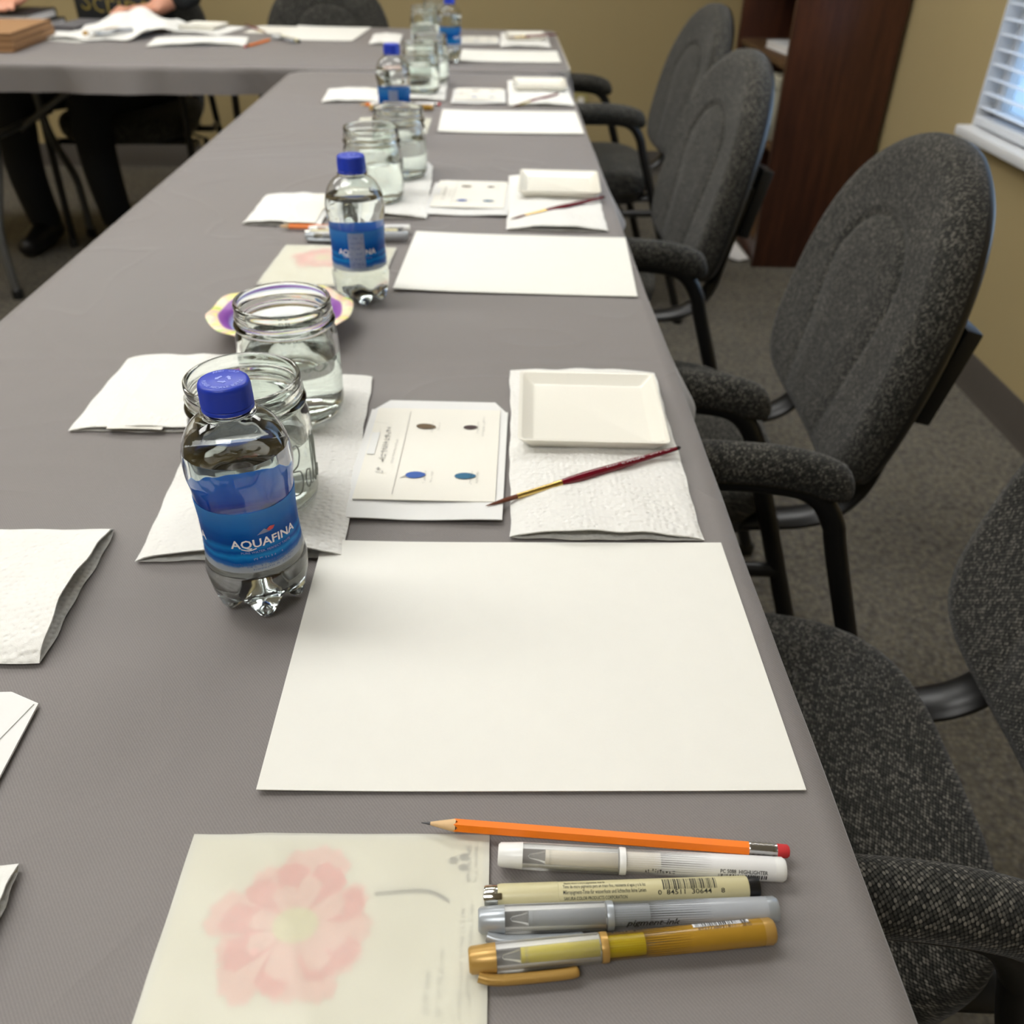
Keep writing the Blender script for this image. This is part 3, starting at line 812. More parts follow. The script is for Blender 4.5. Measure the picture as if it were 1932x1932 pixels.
def make_tray(w=.134, d=.138):
    h = .0125; t = MB(); k = 6
    rings = []
    def ring(W_, D_, r, z): rings.append(([(x, y, z) for x, y in rrect(W_, D_, r, k)]))
    ring(w - .022, d - .022, .004, .0); ring(w - .018, d - .018, .005, .001); ring(w - .001, d - .001, .006, h - .001); ring(w, d, .006, h)
    ring(w - .006, d - .006, .005, h); ring(w - .008, d - .008, .004, h - .0006); ring(w - .026, d - .026, .004, .0048); ring(w - .030, d - .030, .003, .0042)
    n = len(rings[0]); v = [p for r in rings for p in r]; f = []
    for a in range(len(rings) - 1):
        for i in range(n): j = (i + 1) % n; f.append((a * n + i, a * n + j, (a + 1) * n + j, (a + 1) * n + i))
    f.append(tuple(reversed(range(n)))); f.append(tuple(range((len(rings) - 1) * n, len(rings) * n)))
    return v, f
TRAY = None
def tray(x, y, z, rz, label):
    global TRAY
    if TRAY is None: o = TRAY = obj('mixing_tray', *make_tray(), M['ceramic'], angle=35)
    else: o = TRAY.copy(); COL.objects.link(o)
    tag(o, label, 'tray', 'white ceramic mixing trays'); return place(o, x, y, z, rz)

BRUSH = None
def brush(p0, p1, label):
    """p0 the hair tip, p1 the handle end (world x, y, z above table)"""
    global BRUSH
    a, b = Vector(p0), Vector(p1); L = .1905
    rz = math.atan2(b.y - a.y, b.x - a.x); ry = -math.asin((b.z - a.z) / (b - a).length)
    if BRUSH is None:
        t = BRUSH = empty('paintbrush')
        hd = obj('handle', *xf(lathe([(0, .070), (.0030, .070), (.0036, .078), (.0039, .092), (.0036, .112), (.0029, .145), (.0022, .178), (.0019, .186), (0, .1865)], 20), ry=PI / 2), M['maroon'], t)
        obj('handle_tip', *xf(lathe([(0, .184), (.00195, .184), (.0018, .1885), (.0010, .1903), (0, .1905)], 16), ry=PI / 2), M['dip'], hd)
        fe = obj('ferrule', *xf(lathe([(0, .0285), (.0021, .0285), (.0023, .030), (.0027, .062), (.0031, .064), (.0029, .066), (.0031, .068), (.0029, .070), (.0031, .0735), (0, .0735)], 20), ry=PI / 2), M['brass'], t)
        obj('hair', *xf(lathe([(0, 0), (.0003, .001), (.0011, .008), (.0019, .018), (.0020, .029), (0, .029)], 16), ry=PI / 2), M['hair'], t)
        mb = MB()
        for (x0, w, s, h) in ((.119, .011, 3, .0014), (.138, .028, 4, .0022), (.163, .012, 6, .0012), (.175, .006, 8, .0012)):
            q = scribble(w, h, s); R = .0036 - (x0 - .112) * .0205
            mb.add(on_cyl_x(q, R, x0, .35, 0.0, .00018))
        mb.build('handle_lettering', M['ink_white'], hd, smooth=False)
        o = t
        tag(o, label, 'paintbrush', 'maroon watercolour brushes'); o.location = (a.x, a.y, T + a.z); o.rotation_euler = (0, ry, rz); return o
    o = dup(BRUSH, (a.x, a.y, T + a.z), rz, label); o.rotation_euler = (0, ry, rz)
    return o

ENV = None
def envelope_card(x, y, rz, cx, cy, crz, le, lc, detail=True):
    """glassine envelope with a sample card lying on it"""
    e = tag(empty('envelope'), le, 'envelope', 'white envelopes at the place settings')
    wv = lambda a, b: .0009 + .0012 * math.sin(a * 30) ** 2 + (.0025 * max(0, a / .13 + .1) if b < -.06 else 0)
    obj('body', *sheet(.13, .178, .0008, wv, 14, 14), M['env'], e)
    fl = [(-.064, .0), (.064, .0), (.052, .021), (-.050, .021)]
    obj('flap', *xf(prism(fl, 0, .0006), (0, .089, .0012)), M['env'], e, smooth=False)
    place(e, x, y, 0, rz)
    c = tag(empty('sample_card'), lc, 'card', 'printed sample cards on the envelopes')
    obj('stock', *sheet(.116, .154, .0007, lambda a, b: .0005 * (b / .08) ** 2, 8, 8), M['card'], c)
    z = .0016
    def leaf(px, py, lx, ly, m, nm, rz_=0.0):
        out = [(lx * math.cos(q) * (1 if math.cos(q) < 0 else 1 + .15 * math.cos(q) ** 4), ly * math.sin(q)) for q in [2 * PI * i / 20 for i in range(20)]]
        return obj(nm, *xf(([(a, b, 0) for a, b in out], [tuple(range(20))]), (px, py, z), rz_), m, c, smooth=False)
    leaf(-.010, .043, .0085, .0048, M['seedbrown'], 'seed_print', -.1); leaf(.031, .043, .006, .0036, M['seeddark'], 'seed_print', .1)
    lf = leaf(-.011, -.040, .0080, .0052, M['leafblue'], 'leaf_print', .1); leaf(.031, -.040, .0085, .0048, M['leafteal'], 'leaf_print', .05)
    obj('leaf_stalk', *xf(prism([(-.0005, -.0003), (.006, -.0006), (.006, .0006), (-.0005, .0003)], 0, .00005), (-.0225, -.0452, z), .7), M['soft_ink'], c, smooth=False)
    mb = MB()
    for px, py, w, s in ((-.0005, .043, .022, 2), (.0055, .043, .014, 3), (.0415, .043, .020, 4), (.0465, .045, .034, 5), (.0005, -.042, .020, 6), (.0065, -.042, .016, 7), (.0395, -.042, .020, 8), (.0448, -.042, .018, 9)):
        mb.add(xf(scribble(w, .0022, s), (px - .003, py, z), -PI / 2))
    for px, w, h, s in ((-.042, .084, .0065, 12), (-.033, .040, .0022, 13)): mb.add(xf(scribble(w, h, s), (px, -.002, z), -PI / 2))
    mb.build('printed_text', M['grey_ink'], c, smooth=False)
    obj('ruled_line', *xf(prism([(-.0003, -.07), (.0003, -.07), (.0003, .07), (-.0003, .07)], 0, .00004), (-.0265, 0, z - .0001)), M['grey_ink'], c, smooth=False)
    obj('window_mark', *xf(prism([(-.0035, -.02), (.0035, -.02), (.0035, .018), (-.0035, .018)], 0, .00004), (-.0535, .012, z - .0001)), M['env'], c, smooth=False)
    place(c, cx, cy, .0036, crz)
    return e, c

# ---- jars
def ring_mod(r, z, a): return r, z
def make_jar():
    t = empty('mason_jar')
    out = [(0, .0035), (.026, .0035), (.031, .001), (.036, 0), (.0405, .002), (.0440, .007), (.0452, .014), (.0455, .030), (.0455, .066), (.0452, .074), (.0442, .080), (.0425, .0845), (.0420, .0865),
           (.0440, .0880), (.0446, .0897), (.0440, .0914), (.0420, .0928), (.0420, .0950), (.0430, .0962), (.0432, .0974), (.0421, .0986), (.0420, .1050), (.0424, .1075), (.0420, .1094), (.0408, .1100),
           (.0394, .1094), (.0388, .1075), (.0386, .090), (.0392, .084), (.0410, .077), (.0415, .068), (.0415, .016), (.0405, .011), (.036, .0075), (.020, .0068), (0, .0072)]
    obj('glass', *lathe(out, 56), M['jar'], t, angle=50)
    wl = .060
    wt = [(0, .0070), (.020, .0066), (.0362, .0073), (.0408, .0108), (.0418, .016), (.0418, wl - .001), (.0416, wl), (.0405, wl - .0006), (0, wl - .0008)]
    obj('water', *lathe(wt, 56), M['water'], t, angle=50)
    # raised cursive lettering on the side of the jar
    strokes = [[(-.01, .55), (.03, .80), (.16, 1.0), (.24, .92), (.17, .55), (.06, .10), (-.03, .0)], [(.16, 1.0), (.38, 1.02), (.45, .84), (.36, .62), (.20, .54), (.42, .46), (.46, .22), (.34, .03), (.12, .05)],
               [(.74, .38), (.62, .40), (.56, .18), (.64, .04), (.74, .14), (.76, .38), (.76, .08), (.86, .06)], [(.84, .06), (1.0, .60), (1.02, .95), (.93, .90), (.90, .30), (.98, .03), (1.06, .10)], [(1.06, .10), (1.20, .60), (1.22, .95), (1.13, .90), (1.10, .30), (1.18, .03), (1.34, .22)]]
    sc_ = MB()
    for st in strokes:
        P = catmull([(x * .034, y * .042, 0) for x, y in st], 5); R = .0456
        ph = [0.72 + p.x / R for p in P]
        sc_.add(tube([(R * math.sin(q), -R * math.cos(q), .022 + p.y) for q, p in zip(ph, P)], .0006, 6))
    sc_.build('embossed_script', M['script'], t)
    return t
JG = 'wide mouth glass jars half full of water'
jar0 = make_jar()
def jar(x, y, rz, label, z=.0052):
    global jar0
    if 'label' not in jar0: o = jar0
    else: o = dup(jar0, (0, 0, 0), 0, label)
    tag(o, label, 'jar', JG); return place(o, x, y, z, rz)

# ---- water bottles
def make_bottle():
    t = empty('water_bottle')
    prof = [(0, .008), (.010, .0075), (.016, .004), (.021, .0006), (.0245, 0), (.0275, .002), (.0298, .008), (.0318, .016), (.0334, .024), (.0340, .030), (.0338, .035), (.0330, .0385), (.0322, .0400), (.0326, .0420), (.0320, .0440),
            (.0316, .050), (.0309, .062), (.0309, .074), (.0316, .088), (.0322, .098), (.0330, .102), (.0339, .107), (.0342, .112), (.0340, .117), (.0331, .123), (.0315, .128), (.0290, .1335), (.0255, .1385), (.0210, .1425), (.0165, .1448), (.0142, .1460), (.0136, .1475), (.0136, .1490)]
    def md(r, z, a):
        if z < .026:
            k = (1 - z / .026); val = .5 - .5 * math.cos(5 * a)      # 0 on a foot, 1 in a valley
            return r * (1 - .16 * k * val * (r > .012)), z + .011 * val * k * min(1, r / .024)
        if .1005 < z < .137:
            k = math.sin((z - .1005) / .0365 * PI); return r * (1 - .016 * k * (.5 + .5 * math.cos(16 * a))), z
        return r, z
    inner = [(max(r - .0006, 0), z + (.0006 if r < .03 and z < .03 else 0)) for r, z in reversed(prof)]
    obj('body', *lathe(prof + [(.0130, .1490)] + inner, 80, mod=md), M['pet'], t, angle=60)
    wl = .1235
    wp = [(max(r - .0004, 0), z + (.0004 if r < .03 and z < .03 else 0)) for r, z in prof if z < wl - .0005] + [(.0326, wl), (.0322, wl - .0003), (0, wl - .0004)]
    obj('water', *lathe(wp, 80, mod=md), M['water'], t, angle=60)
    lp = [(.0323, .0445), (.0319, .050), (.0313, .062), (.0313, .074), (.0319, .086), (.0321, .0905)]
    lb = obj('label', *lathe(lp + [(r - .00012, z) for r, z in reversed(lp)], 72, closed=True), M['label'], t, angle=60)
    ca = obj('cap', *lathe([(0, .1672), (.0128, .1672), (.0146, .1667), (.0152, .1655), (.0154, .1635)] + [(.0156, .1525)] + [(.0157, .1522), (.0151, .1517), (.0157, .1512), (.0158, .1492), (.0140, .1490), (0, .1490)], 120,
              mod=lambda r, z, a: (r + (.00022 * math.cos(60 * a) if .1524 < z < .164 and r > .015 else 0), z)), M['cap'], t, angle=50)
    obj('neck_ring', *lathe([(.0138, .1462), (.0168, .1468), (.0171, .1476), (.0168, .1484), (.0138, .1488)], 48, closed=True), M['pet'], t, angle=50)
    # cap print: arrows and circular lettering
    mb = MB()
    for txt, a0, a1 in (('PLEASE RECYCLE BOTTLE', -2.9, -.1), ('AND CAP', 2.3, 1.0)):
        for i, chx in enumerate(txt):
            if chx == ' ': continue
            a = a0 + (a1 - a0) * i / (len(txt) - 1); r = .0112; g = text_vf(chx, .0032, bold=.00006)
            mb.add(xf(g, (r * math.cos(a), r * math.sin(a), .16735), a + PI / 2 if a0 < 0 else a - PI / 2))
    for k in range(3):
        a = k * 2 * PI / 3 + .5; ar = [(-.0026, -.0006), (.0010, -.0010), (.0008, -.0018), (.0030, -.0002), (.0014, .0018), (.0012, .0008), (-.0022, .0010)]
        mb.add(xf(([(p, q, 0) for p, q in ar], [tuple(range(7))]), (.0036 * math.cos(a), .0036 * math.sin(a), .16735), a + PI / 2))
    mb.build('cap_lettering', M['capink'], ca, smooth=False)
    R = .0314
    bt = text_vf('AQUAFINA', .0086, .0455, .00016); sl_ = text_vf('PURE WATER, PERFECT TASTE', .0024, .034)
    sw = catmull([(-.0165, -.0032, 0), (-.012, -.0046, 0), (-.007, -.0036, 0)], 4)
    for k in range(3):
        c = math.radians(33 + 120 * k)
        brand = MB().add(on_cyl_z(bt, R, c, .0665))
        brand.add(on_cyl_z(([(p.x, p.y + .0004, 0) for p in sw] + [(p.x, p.y - .0004, 0) for p in reversed(sw)], [tuple(range(2 * len(sw)))]), R, c, .0665))
        brand.build('brand_lettering', M['ink_white'], lb, smooth=False)
        small = MB().add(on_cyl_z(sl_, R, c, .0600)); small.add(on_cyl_z(scribble(.020, .0018, 21 + k), R, c, .0548, .0004))
        small.build('slogan_lettering', M['ink_pale'], lb, smooth=False)
        fine = MB()
        for j, w in enumerate((.044, .036, .026)): fine.add(on_cyl_z(scribble(w, .0016, 31 + 7 * k + j), R + .0006, c - .05 + j * .05, .0516 - j * .0022, .0005))
        fine.build('fine_print', M['ink_navy'], lb, smooth=False)
        obj('mountain_mark', *on_cyl_z(([(-.006, -.0008, 0), (-.001, .0030, 0), (.001, .0016, 0), (.004, -.0002, 0), (.0, -.0004, 0)], [(0, 4, 3, 2, 1)]), R, c + .02, .0735), M['panel'], lb, smooth=False)
        obj('sun_mark', *on_cyl_z(([(.0003, .0018, 0), (.0028, .0036, 0), (.0062, .0030, 0), (.0046, .0008, 0), (.002, .0004, 0)], [(0, 4, 3, 2, 1)]), R, c + .02, .0735, .0005), M['ink_red'], lb, smooth=False)
    # facts panel printed at the back of the label
    pv, pf = [], []
    for j in range(2):
        for i in range(9):
            x = -.009 + .018 * i / 8; pv.append((x, .049 + .040 * j, 0))
    for i in range(8): pf.append((i, i + 1, 10 + i, 9 + i))
    obj('facts_panel', *on_cyl_z((pv, pf), .0318, math.radians(153), 0.0, .00055), M['panel'], lb, smooth=False)
    fx = MB()
    for j in range(6): fx.add(on_cyl_z(scribble(.014, .003, 61 + j), .0318, math.radians(153), .054 + j * .006, .0007))
    fx.build('facts_print', M['ink_navy'], lb, smooth=False)
    return t
BG = 'small clear water bottles with blue labels'
bot0 = make_bottle()
def bottle(x, y, rz, label, z=.001):
    o = bot0 if 'label' not in bot0 else dup(bot0, (0, 0, 0), 0, label)
    tag(o, label, 'water bottle', BG); return place(o, x, y, z, rz)

# ---- pencil and pens (local +x runs from the tip / cap towards the tail, lying on z = 0)
def make_pencil():
    t = empty('pencil'); R = .0037
    def hexr(x, r): return [(x, r * math.cos(PI / 6 + k * PI / 3) , R * math.cos(PI / 6) + r * math.sin(PI / 6 + k * PI / 3)) for k in range(6)]
    v = []; f = []; n = 24
    # barrel with a scalloped paint edge towards the cone
    for xs, hexf in ((0, 1), (1, 1)):
        for k in range(n):
            a = 2 * PI * k / n; hr = R * math.cos(PI / 6) / math.cos(((a + PI / 6 - PI / 6) % (PI / 3)) - PI / 6)
            x = (.0175 + .0022 * (.5 - .5 * math.cos(6 * a))) if xs == 0 else .171
            v.append((x, hr * math.cos(a), R * .866 + hr * math.sin(a)))
    f = [(k, n + k, n + (k + 1) % n, (k + 1) % n) for k in range(n)] + [tuple(range(n)), tuple(reversed(range(n, 2 * n)))]
    obj('barrel', v, f, M['orange'], t, angle=25)
    cz = R * .866
    obj('sharpened_cone', *xf(lathe([(0, .005), (.0009, .005), (.0035, .0185), (0, .0190)], 24), (0, 0, cz), ry=PI / 2), M['pwood'], t)
    obj('lead', *xf(lathe([(0, 0), (.00025, .0002), (.00092, .0055), (0, .0056)], 14), (0, 0, cz), ry=PI / 2), M['graphite'], t)
    fp = [(0, .1705), (.0037, .1705)]
    for i in range(5): fp += [(.0039, .1715 + i * .0026), (.0035, .1725 + i * .0026)]
    obj('ferrule', *xf(lathe(fp + [(.0037, .1848), (0, .1848)], 24), (0, 0, cz), ry=PI / 2), M['ferrule'], t)
    obj('eraser', *xf(lathe([(0, .184), (.0034, .184), (.0034, .1902), (.0026, .1912), (0, .1914)], 20), (0, 0, cz), ry=PI / 2), M['eraser'], t)
    return t

def barcode(w, h, seed, n=34):
    r = random.Random(seed); mb = MB(); x = -w / 2
    while x < w / 2:
        a = w / n * r.choice((.35, .35, .7, 1.0))
        rows = 4
        for q in range(rows): mb.add(([(x, -h / 2 + h * q / rows, 0), (x + a, -h / 2 + h * q / rows, 0), (x + a, -h / 2 + h * (q + 1) / rows, 0), (x, -h / 2 + h * (q + 1) / rows, 0)], [(0, 1, 2, 3)]))
        x += a + w / n * r.choice((.35, .5, .8))
    return mb.v, mb.f

def X(prof, zc, n=28): return xf(lathe(prof, n), (0, 0, zc), ry=PI / 2)
def gel_pen(name, cap_m, tube_m, barrel_m, ring_m, clip_side, L=.1445, tube_len=.078):
    t = empty(name); zc = .0066; c = cap_m
    ce = obj('cap_end', *X([(0, 0), (.0050, 0), (.0060, .0012), (.0066, .0125), (0, .0125)], zc), M[c], t)
    cl = [(.0064, .0115), (.0066, .0125), (.0067, .030), (.0066, .0605), (.0062, .0610), (.0056, .0605), (.0056, .0125)]
    obj('clear_cap', *xf(lathe(cl, 28, closed=True), (0, 0, zc), ry=PI / 2), M['clear'], t)
    obj('nib_holder', *X([(0, .015), (.0012, .016), (.0022, .021), (.0040, .026), (.0045, .030), (0, .030)], zc, 20), M['clear'], t)
    obj('ink_tube', *X([(0, .024), (.0036, .024), (.0046, .030), (.0047, tube_len + .004), (0, tube_len + .004)], zc), M[tube_m], t)
    obj('ring', *X([(.0054, .0612), (.0066, .0612), (.0068, .0625), (.0066, .0645), (.0054, .0645)], zc), M[ring_m], t)
    bp = [(.0058, .0640), (.0060, .066), (.0061, .1385), (.0060, .1390), (.0048, .1390), (.0052, .0640)]
    obj('barrel', *xf(lathe(bp, 28, closed=True), (0, 0, zc), ry=PI / 2), M[barrel_m], t)
    obj('tail_plug', *X([(0, .1388), (.0060, .1388), (.0061, L - .0015), (.0052, L), (0, L)], zc), M[c], t)
    if clip_side:
        cp = catmull([(.004, -.0068, .0048), (.012, -.0088, .0040), (.030, -.0090, .0036), (.045, -.0088, .0036), (.050, -.0080, .0036)], 5)
        obj('clip', *tube(cp, [.0026] * (len(cp) - 3) + [.0025, .0022, .0012], 10, 1.0), M[c], t)
    return t

def make_pens():
    out = {}
    w = gel_pen('white_gel_pen', 'p_white', 'p_cream', 'st_white', 'p_white', False)
    obj('lettering', *on_cyl_x(text_vf('PC 5088  HIGHLIGHTER', .0026, .0235, .00004), .0061, .1230, .95, .0066), M['black_ink'], w, smooth=False)
    obj('barcode', *on_cyl_x(barcode(.0245, .0024, 3), .0061, .1225, 1.36, .0066), M['black_ink'], w, smooth=False)
    obj('ink_marking', *on_cyl_x(scribble(.014, .0022, 44), .0061, .081, 1.25, .0066), M['black_ink'], w, smooth=False)
    out['white'] = w
    b = empty('beige_fineliner'); zc = .0058
    obj('cap', *X([(0, .0065), (.0054, .0065), (.0058, .0080), (.0058, .0360), (.0055, .0362), (0, .0362)], zc), M['p_beige'], b)
    obj('barrel', *X([(0, .0360), (.0056, .0360), (.0057, .0368), (.0057, .1295), (.0054, .1300), (0, .1300)], zc), M['p_beige'], b)
    obj('end_plug', *X([(0, .1298), (.0052, .1298), (.0052, .1345), (.0046, .1358), (0, .1358)], zc), M['p_black'], b)
    cl = obj('clip_band', *X([(0, .0), (.0050, .0), (.0054, .0008), (.0054, .0064), (0, .0066)], zc), M['chrome'], b)
    obj('clip_bar', *xf(box(-.0005, .0085, -.0016, .0016, -.0006, .0010, .0004), (0, -.0030, zc + .0048), rx=.55), M['chrome'], cl)
    rows = [('Feutre micro a encre pigmentee, trait fin', .0018, .020, -.38, .0490), ('Tinte de micro pigmento para un trazo fino, resistente al agua y a la luz', .0024, .0405, -.02, .0585),
            ('Mikropigment-Tinte f\u00fcr wasserfeste und lichtechte feine Linien', .0026, .0405, .45, .0585), ('SAKURA COLOR PRODUCTS CORPORATION', .0023, .0310, .95, .0540)]
    mb = MB()
    for s, sz, wd, an, xc in rows: mb.add(on_cyl_x(text_vf(s, sz, wd, .00002), .0057, xc, an, zc))
    mb.build('lettering', M['black_ink'], b, smooth=False)
    obj('barcode', *on_cyl_x(barcode(.0265, .0056, 9, 42), .0057, .1005, -.02, zc), M['black_ink'], b, smooth=False)
    obj('barcode_number', *on_cyl_x(text_vf('0  84511  30644    8', .0030, .0330, .00003), .0057, .1010, .70, zc), M['black_ink'], b, smooth=False)
    out['beige'] = b
    s = gel_pen('silver_gel_pen', 'p_silver', 'p_grey', 'st_silver', 'p_silver', True)
    obj('lettering', *on_cyl_x(text_vf('pigment-ink', .0044, .0260, .00008, .3), .0061, .0830, 1.18, .0066), M['black_ink'], s, smooth=False)
    out['silver'] = s
    g = gel_pen('gold_gel_pen', 'p_gold', 'p_yellow', 'st_gold', 'p_gold', True)
    obj('lettering', *on_cyl_x(scribble(.014, .0026, 47), .0061, .074, -.75, .0066), M['black_ink'], g, smooth=False)
    grid = [(-.0135 + .027 * i / 6, -.0016 + .0032 * j / 3, 0) for j in range(4) for i in range(7)], [(j * 7 + i, j * 7 + i + 1, j * 7 + 8 + i, j * 7 + 7 + i) for j in range(3) for i in range(6)]
    obj('barcode_ground', *on_cyl_x(grid, .0061, .1190, -.62, .0066, .0001), M['ink_white'], g, smooth=False)
    obj('barcode', *on_cyl_x(barcode(.0250, .0030, 15), .0061, .1190, -.62, .0066, .00022), M['black_ink'], g, smooth=False)
    obj('barcode_number', *on_cyl_x(text_vf('6921738031811', .0024, .0180, .00003), .0061, .1165, -.22, .0066), M['seedbrown'], g, smooth=False)
    obj('colour_name', *on_cyl_x(text_vf('\u91d1\u8272', .0030, .0046, .00003), .0061, .1310, -.26, .0066), M['seedbrown'], g, smooth=False)
    out['gold'] = g
    return out
PENS = make_pens(); PENCIL = make_pencil()
def lay(root, p0, p1, label, cat, z=0.0, group=None):
    """lay a pen so its left end is at table point p0 and it points to p1"""
    rz = math.atan2(p1[1] - p0[1], p1[0] - p0[0])
    o = root if 'label' not in root else dup(root, (0, 0, 0), 0, label)
    tag(o, label, cat, group); return place(o, p0[0], p0[1], z + .0008, rz)

# ---- translucent packet with a flower card inside
def make_packet(w=.155, h=.150):
    t = empty('vellum_packet')
    obj('inner_card', *sheet(w - .006, h - .006, .0005, lambda a, b: .0004, 6, 6), M['card'], t)
    obj('back_leaf', *sheet(w, h, .0002, lambda a, b: .0002, 6, 6), M['env'], t)
    fx, fy = -.015, .025
    r = random.Random(4)
    for layer, (n, R0, R1, m, zz) in enumerate(((11, .014, .044, 'pink2', .00112), (9, .010, .037, 'pink', .00118), (8, .008, .026, 'pink2', .00124))):
        for k in range(n):
            a = 2 * PI * k / n + r.uniform(-.15, .15) + layer * .3; L = R1 * r.uniform(.82, 1.05); wd = L * r.uniform(.26, .36)
            out = [(R0 * .5, -wd * .25), (L * .5, -wd * .85), (L * .85, -wd), (L * .93, -wd * .45), (L, -wd * .2), (L * .95, wd * .1), (L * 1.0, wd * .5), (L * .88, wd * .95), (L * .5, wd * .8), (R0 * .5, wd * .25)]
            obj('petal_print', *xf(([(p, q * .8, 0) for p, q in out], [tuple(range(10))]), (fx, fy, zz + k * .000004), a), M[m], t, smooth=False)
    obj('flower_centre_print', *xf(([(.011 * math.cos(2 * PI * i / 24), .009 * math.sin(2 * PI * i / 24), 0) for i in range(24)], [tuple(range(24))]), (fx, fy, .0014)), M['stamen'], t, smooth=False)
    st = catmull([(fx + .036, fy + .016, 0), (.034, .0425, 0), (.048, .0425, 0), (.058, .0375, 0)], 5)
    obj('stem_print', [(p.x, p.y + .0011, .0011) for p in st] + [(p.x, p.y - .0011, .0011) for p in reversed(st)], [tuple(range(2 * len(st)))], M['soft_ink'], t, smooth=False)
    lg = MB()
    for dx, dy in ((-.0022, .0018), (.003, .0038), (.0028, -.0022)): lg.add(([(.0615 + dx + .0026 * math.cos(2 * PI * i / 12), .058 + dy + .0021 * math.sin(2 * PI * i / 12), .0011) for i in range(12)], [tuple(range(12))]))
    lg.build('clover_mark', M['soft_ink'], t, smooth=False)
    tx = MB(); tx.add(xf(text_vf('HAMMACK ART', .0034, .021), (.0672, .058, .0011), PI / 2)); tx.add(xf(scribble(.021, .0018, 71), (.0706, .058, .0011), PI / 2))
    for px, py, w_, hh, s in ((.0690, .010, .050, .0022, 72), (.0650, .008, .052, .0020, 73), (.0560, -.002, .030, .0024, 74), (.0500, -.006, .020, .0024, 75)): tx.add(xf(scribble(w_, hh, s), (px, py, .0011), PI / 2))
    tx.build('printed_text', M['soft_ink'], t, smooth=False)
    vz = lambda a, b: .0018 + .0006 * math.sin(a * 70 + b * 40) * math.sin(b * 90 - a * 20) + .0008 * math.exp(-((a - .03) / .02) ** 2) * (1 + math.sin(b * 60)) * .5 + .0007 * math.exp(-((a + b * .4 + .01) / .008) ** 2)
    obj('vellum_sleeve', *sheet(w, h, .00012, vz, 50, 44), M['vellum'], t)
    return t
PACK = make_packet()
def packet(x, y, rz, label):
    o = PACK if 'label' not in PACK else dup(PACK, (0, 0, 0), 0, label)
    tag(o, label, 'packet', 'vellum packets with a pink flower'); return place(o, x, y, 0, rz)

def strip_card(x, y, rz, z, label, w=.050, h=.152):
    o = tag(obj('bookmark_card', *sheet(w, h, .0007, lambda a, b: .0006 * math.cos(a / w * PI), 6, 8), M['card']), label, 'card', 'cream card strips on the side towels')
    return place(o, x, y, z, rz)

# ================================================================ first place setting (nearest)
N1 = 'beside the nearest bottle'
paper_sheet(.0215, .4247, .0013, 'largest blank white sheet, nearest the camera, in front of the blue labelled bottle')
towel(.088, .6885, .150, .290, -.012, .006, .001, 11, 'white towel at the right edge holding the tray and the sharp maroon brush')
tray(.0885, .7330, .0046, -.035, 'sharp white square tray on the nearest right hand towel')
brush((-.008, .582, .0052), (.1545, .662, .0105), 'sharpest maroon brush, lying across the nearest folded towel')
envelope_card(-.0565, .656, -.035, -.0560, .6675, -.03, 'white envelope under the sharply printed leaf card, left of the brush', 'sharp printed card with two blue leaves and two seeds, nearest the camera')
towel(-.1955, .6655, .152, .298, .045, .009, .002, 12, 'long white towel under the two nearest water jars')
jar(-.1870, .590, 0.0, 'jar with script lettering just behind the nearest bottle', .0052)
jar(-.1880, .741, 1.9, 'jar in front of the colourful paper bowl, second from the camera', .0052)
bottle(-.163, .478, 0.0, 'nearest and sharpest water bottle with its blue brand lettering turned to the camera')
towel(-.323, .781, .134, .152, .0, .003, .004, 13, 'short crinkled towel left of the nearest jars, under a cream strip', skew=.02)
strip_card(-.3265, .777, -.02, .0052, 'cream card strip lying on the crinkled towel left of the nearest jars')
o = towel(-.420, .478, .146, .256, -PI / 2 + .02, .004, .014, 14, 'curled towel cut off by the left edge of the photo')
o.rotation_euler = (0, 0, -PI / 2 + .02)
packet(-.080, .208, -.004, 'large pink flower packet at the bottom edge beside the gel pens')
lay(PENCIL, (-.0384, .2866), (.1508, .2691), 'whole orange pencil with red eraser above the row of gel pens', 'pencil', .0022, 'orange pencils')
PG = 'drawing pens at the place settings'
lay(PENS['white'], (.0023, .2669), (.1427, .2581), 'white capped gel pen just below the nearest orange pencil', 'pen', 0, PG)
lay(PENS['beige'], (-.0045, .2443), (.1318, .2489), 'beige fineliner with barcode between the white and silver pens', 'pen', 0, PG)
lay(PENS['silver'], (-.0072, .2318), (.1325, .2366), 'silver gel pen with clear cap above the gold pen', 'pen', 0, PG)
lay(PENS['gold'], (-.0112, .2125), (.1279, .2255), 'gold gel pen with yellow ink tube, lowest of the row', 'pen', 0, PG)

# things of the seat across, cut by the left edge
ec = tag(empty('envelope'), 'white envelope with folded corner cut off by the left edge below the curled towel', 'envelope', 'white envelopes at the place settings')
obj('body', *xf(prism([(-.11, -.07), (0, -.07), (0, .0), (-.020, .010), (-.11, .010)], 0, .0014)), M['env'], ec, smooth=False)
obj('flap', *xf(prism([(-.022, .009), (-.002, -.001), (-.020, -.055), (-.030, -.040)], .0014, .0022)), M['env'], ec, smooth=False)
obj('inner_card', *box(-.105, -.034, -.066, .004, .0014, .0024), M['card'], ec, smooth=False)
place(ec, -.2765, .374, .0006, .03)
o = towel(-.330, .215, .085, .180, -PI / 2 + .10, .004, .005, 15, 'corner of a white towel at the lower left edge')
o.location.x = -.326

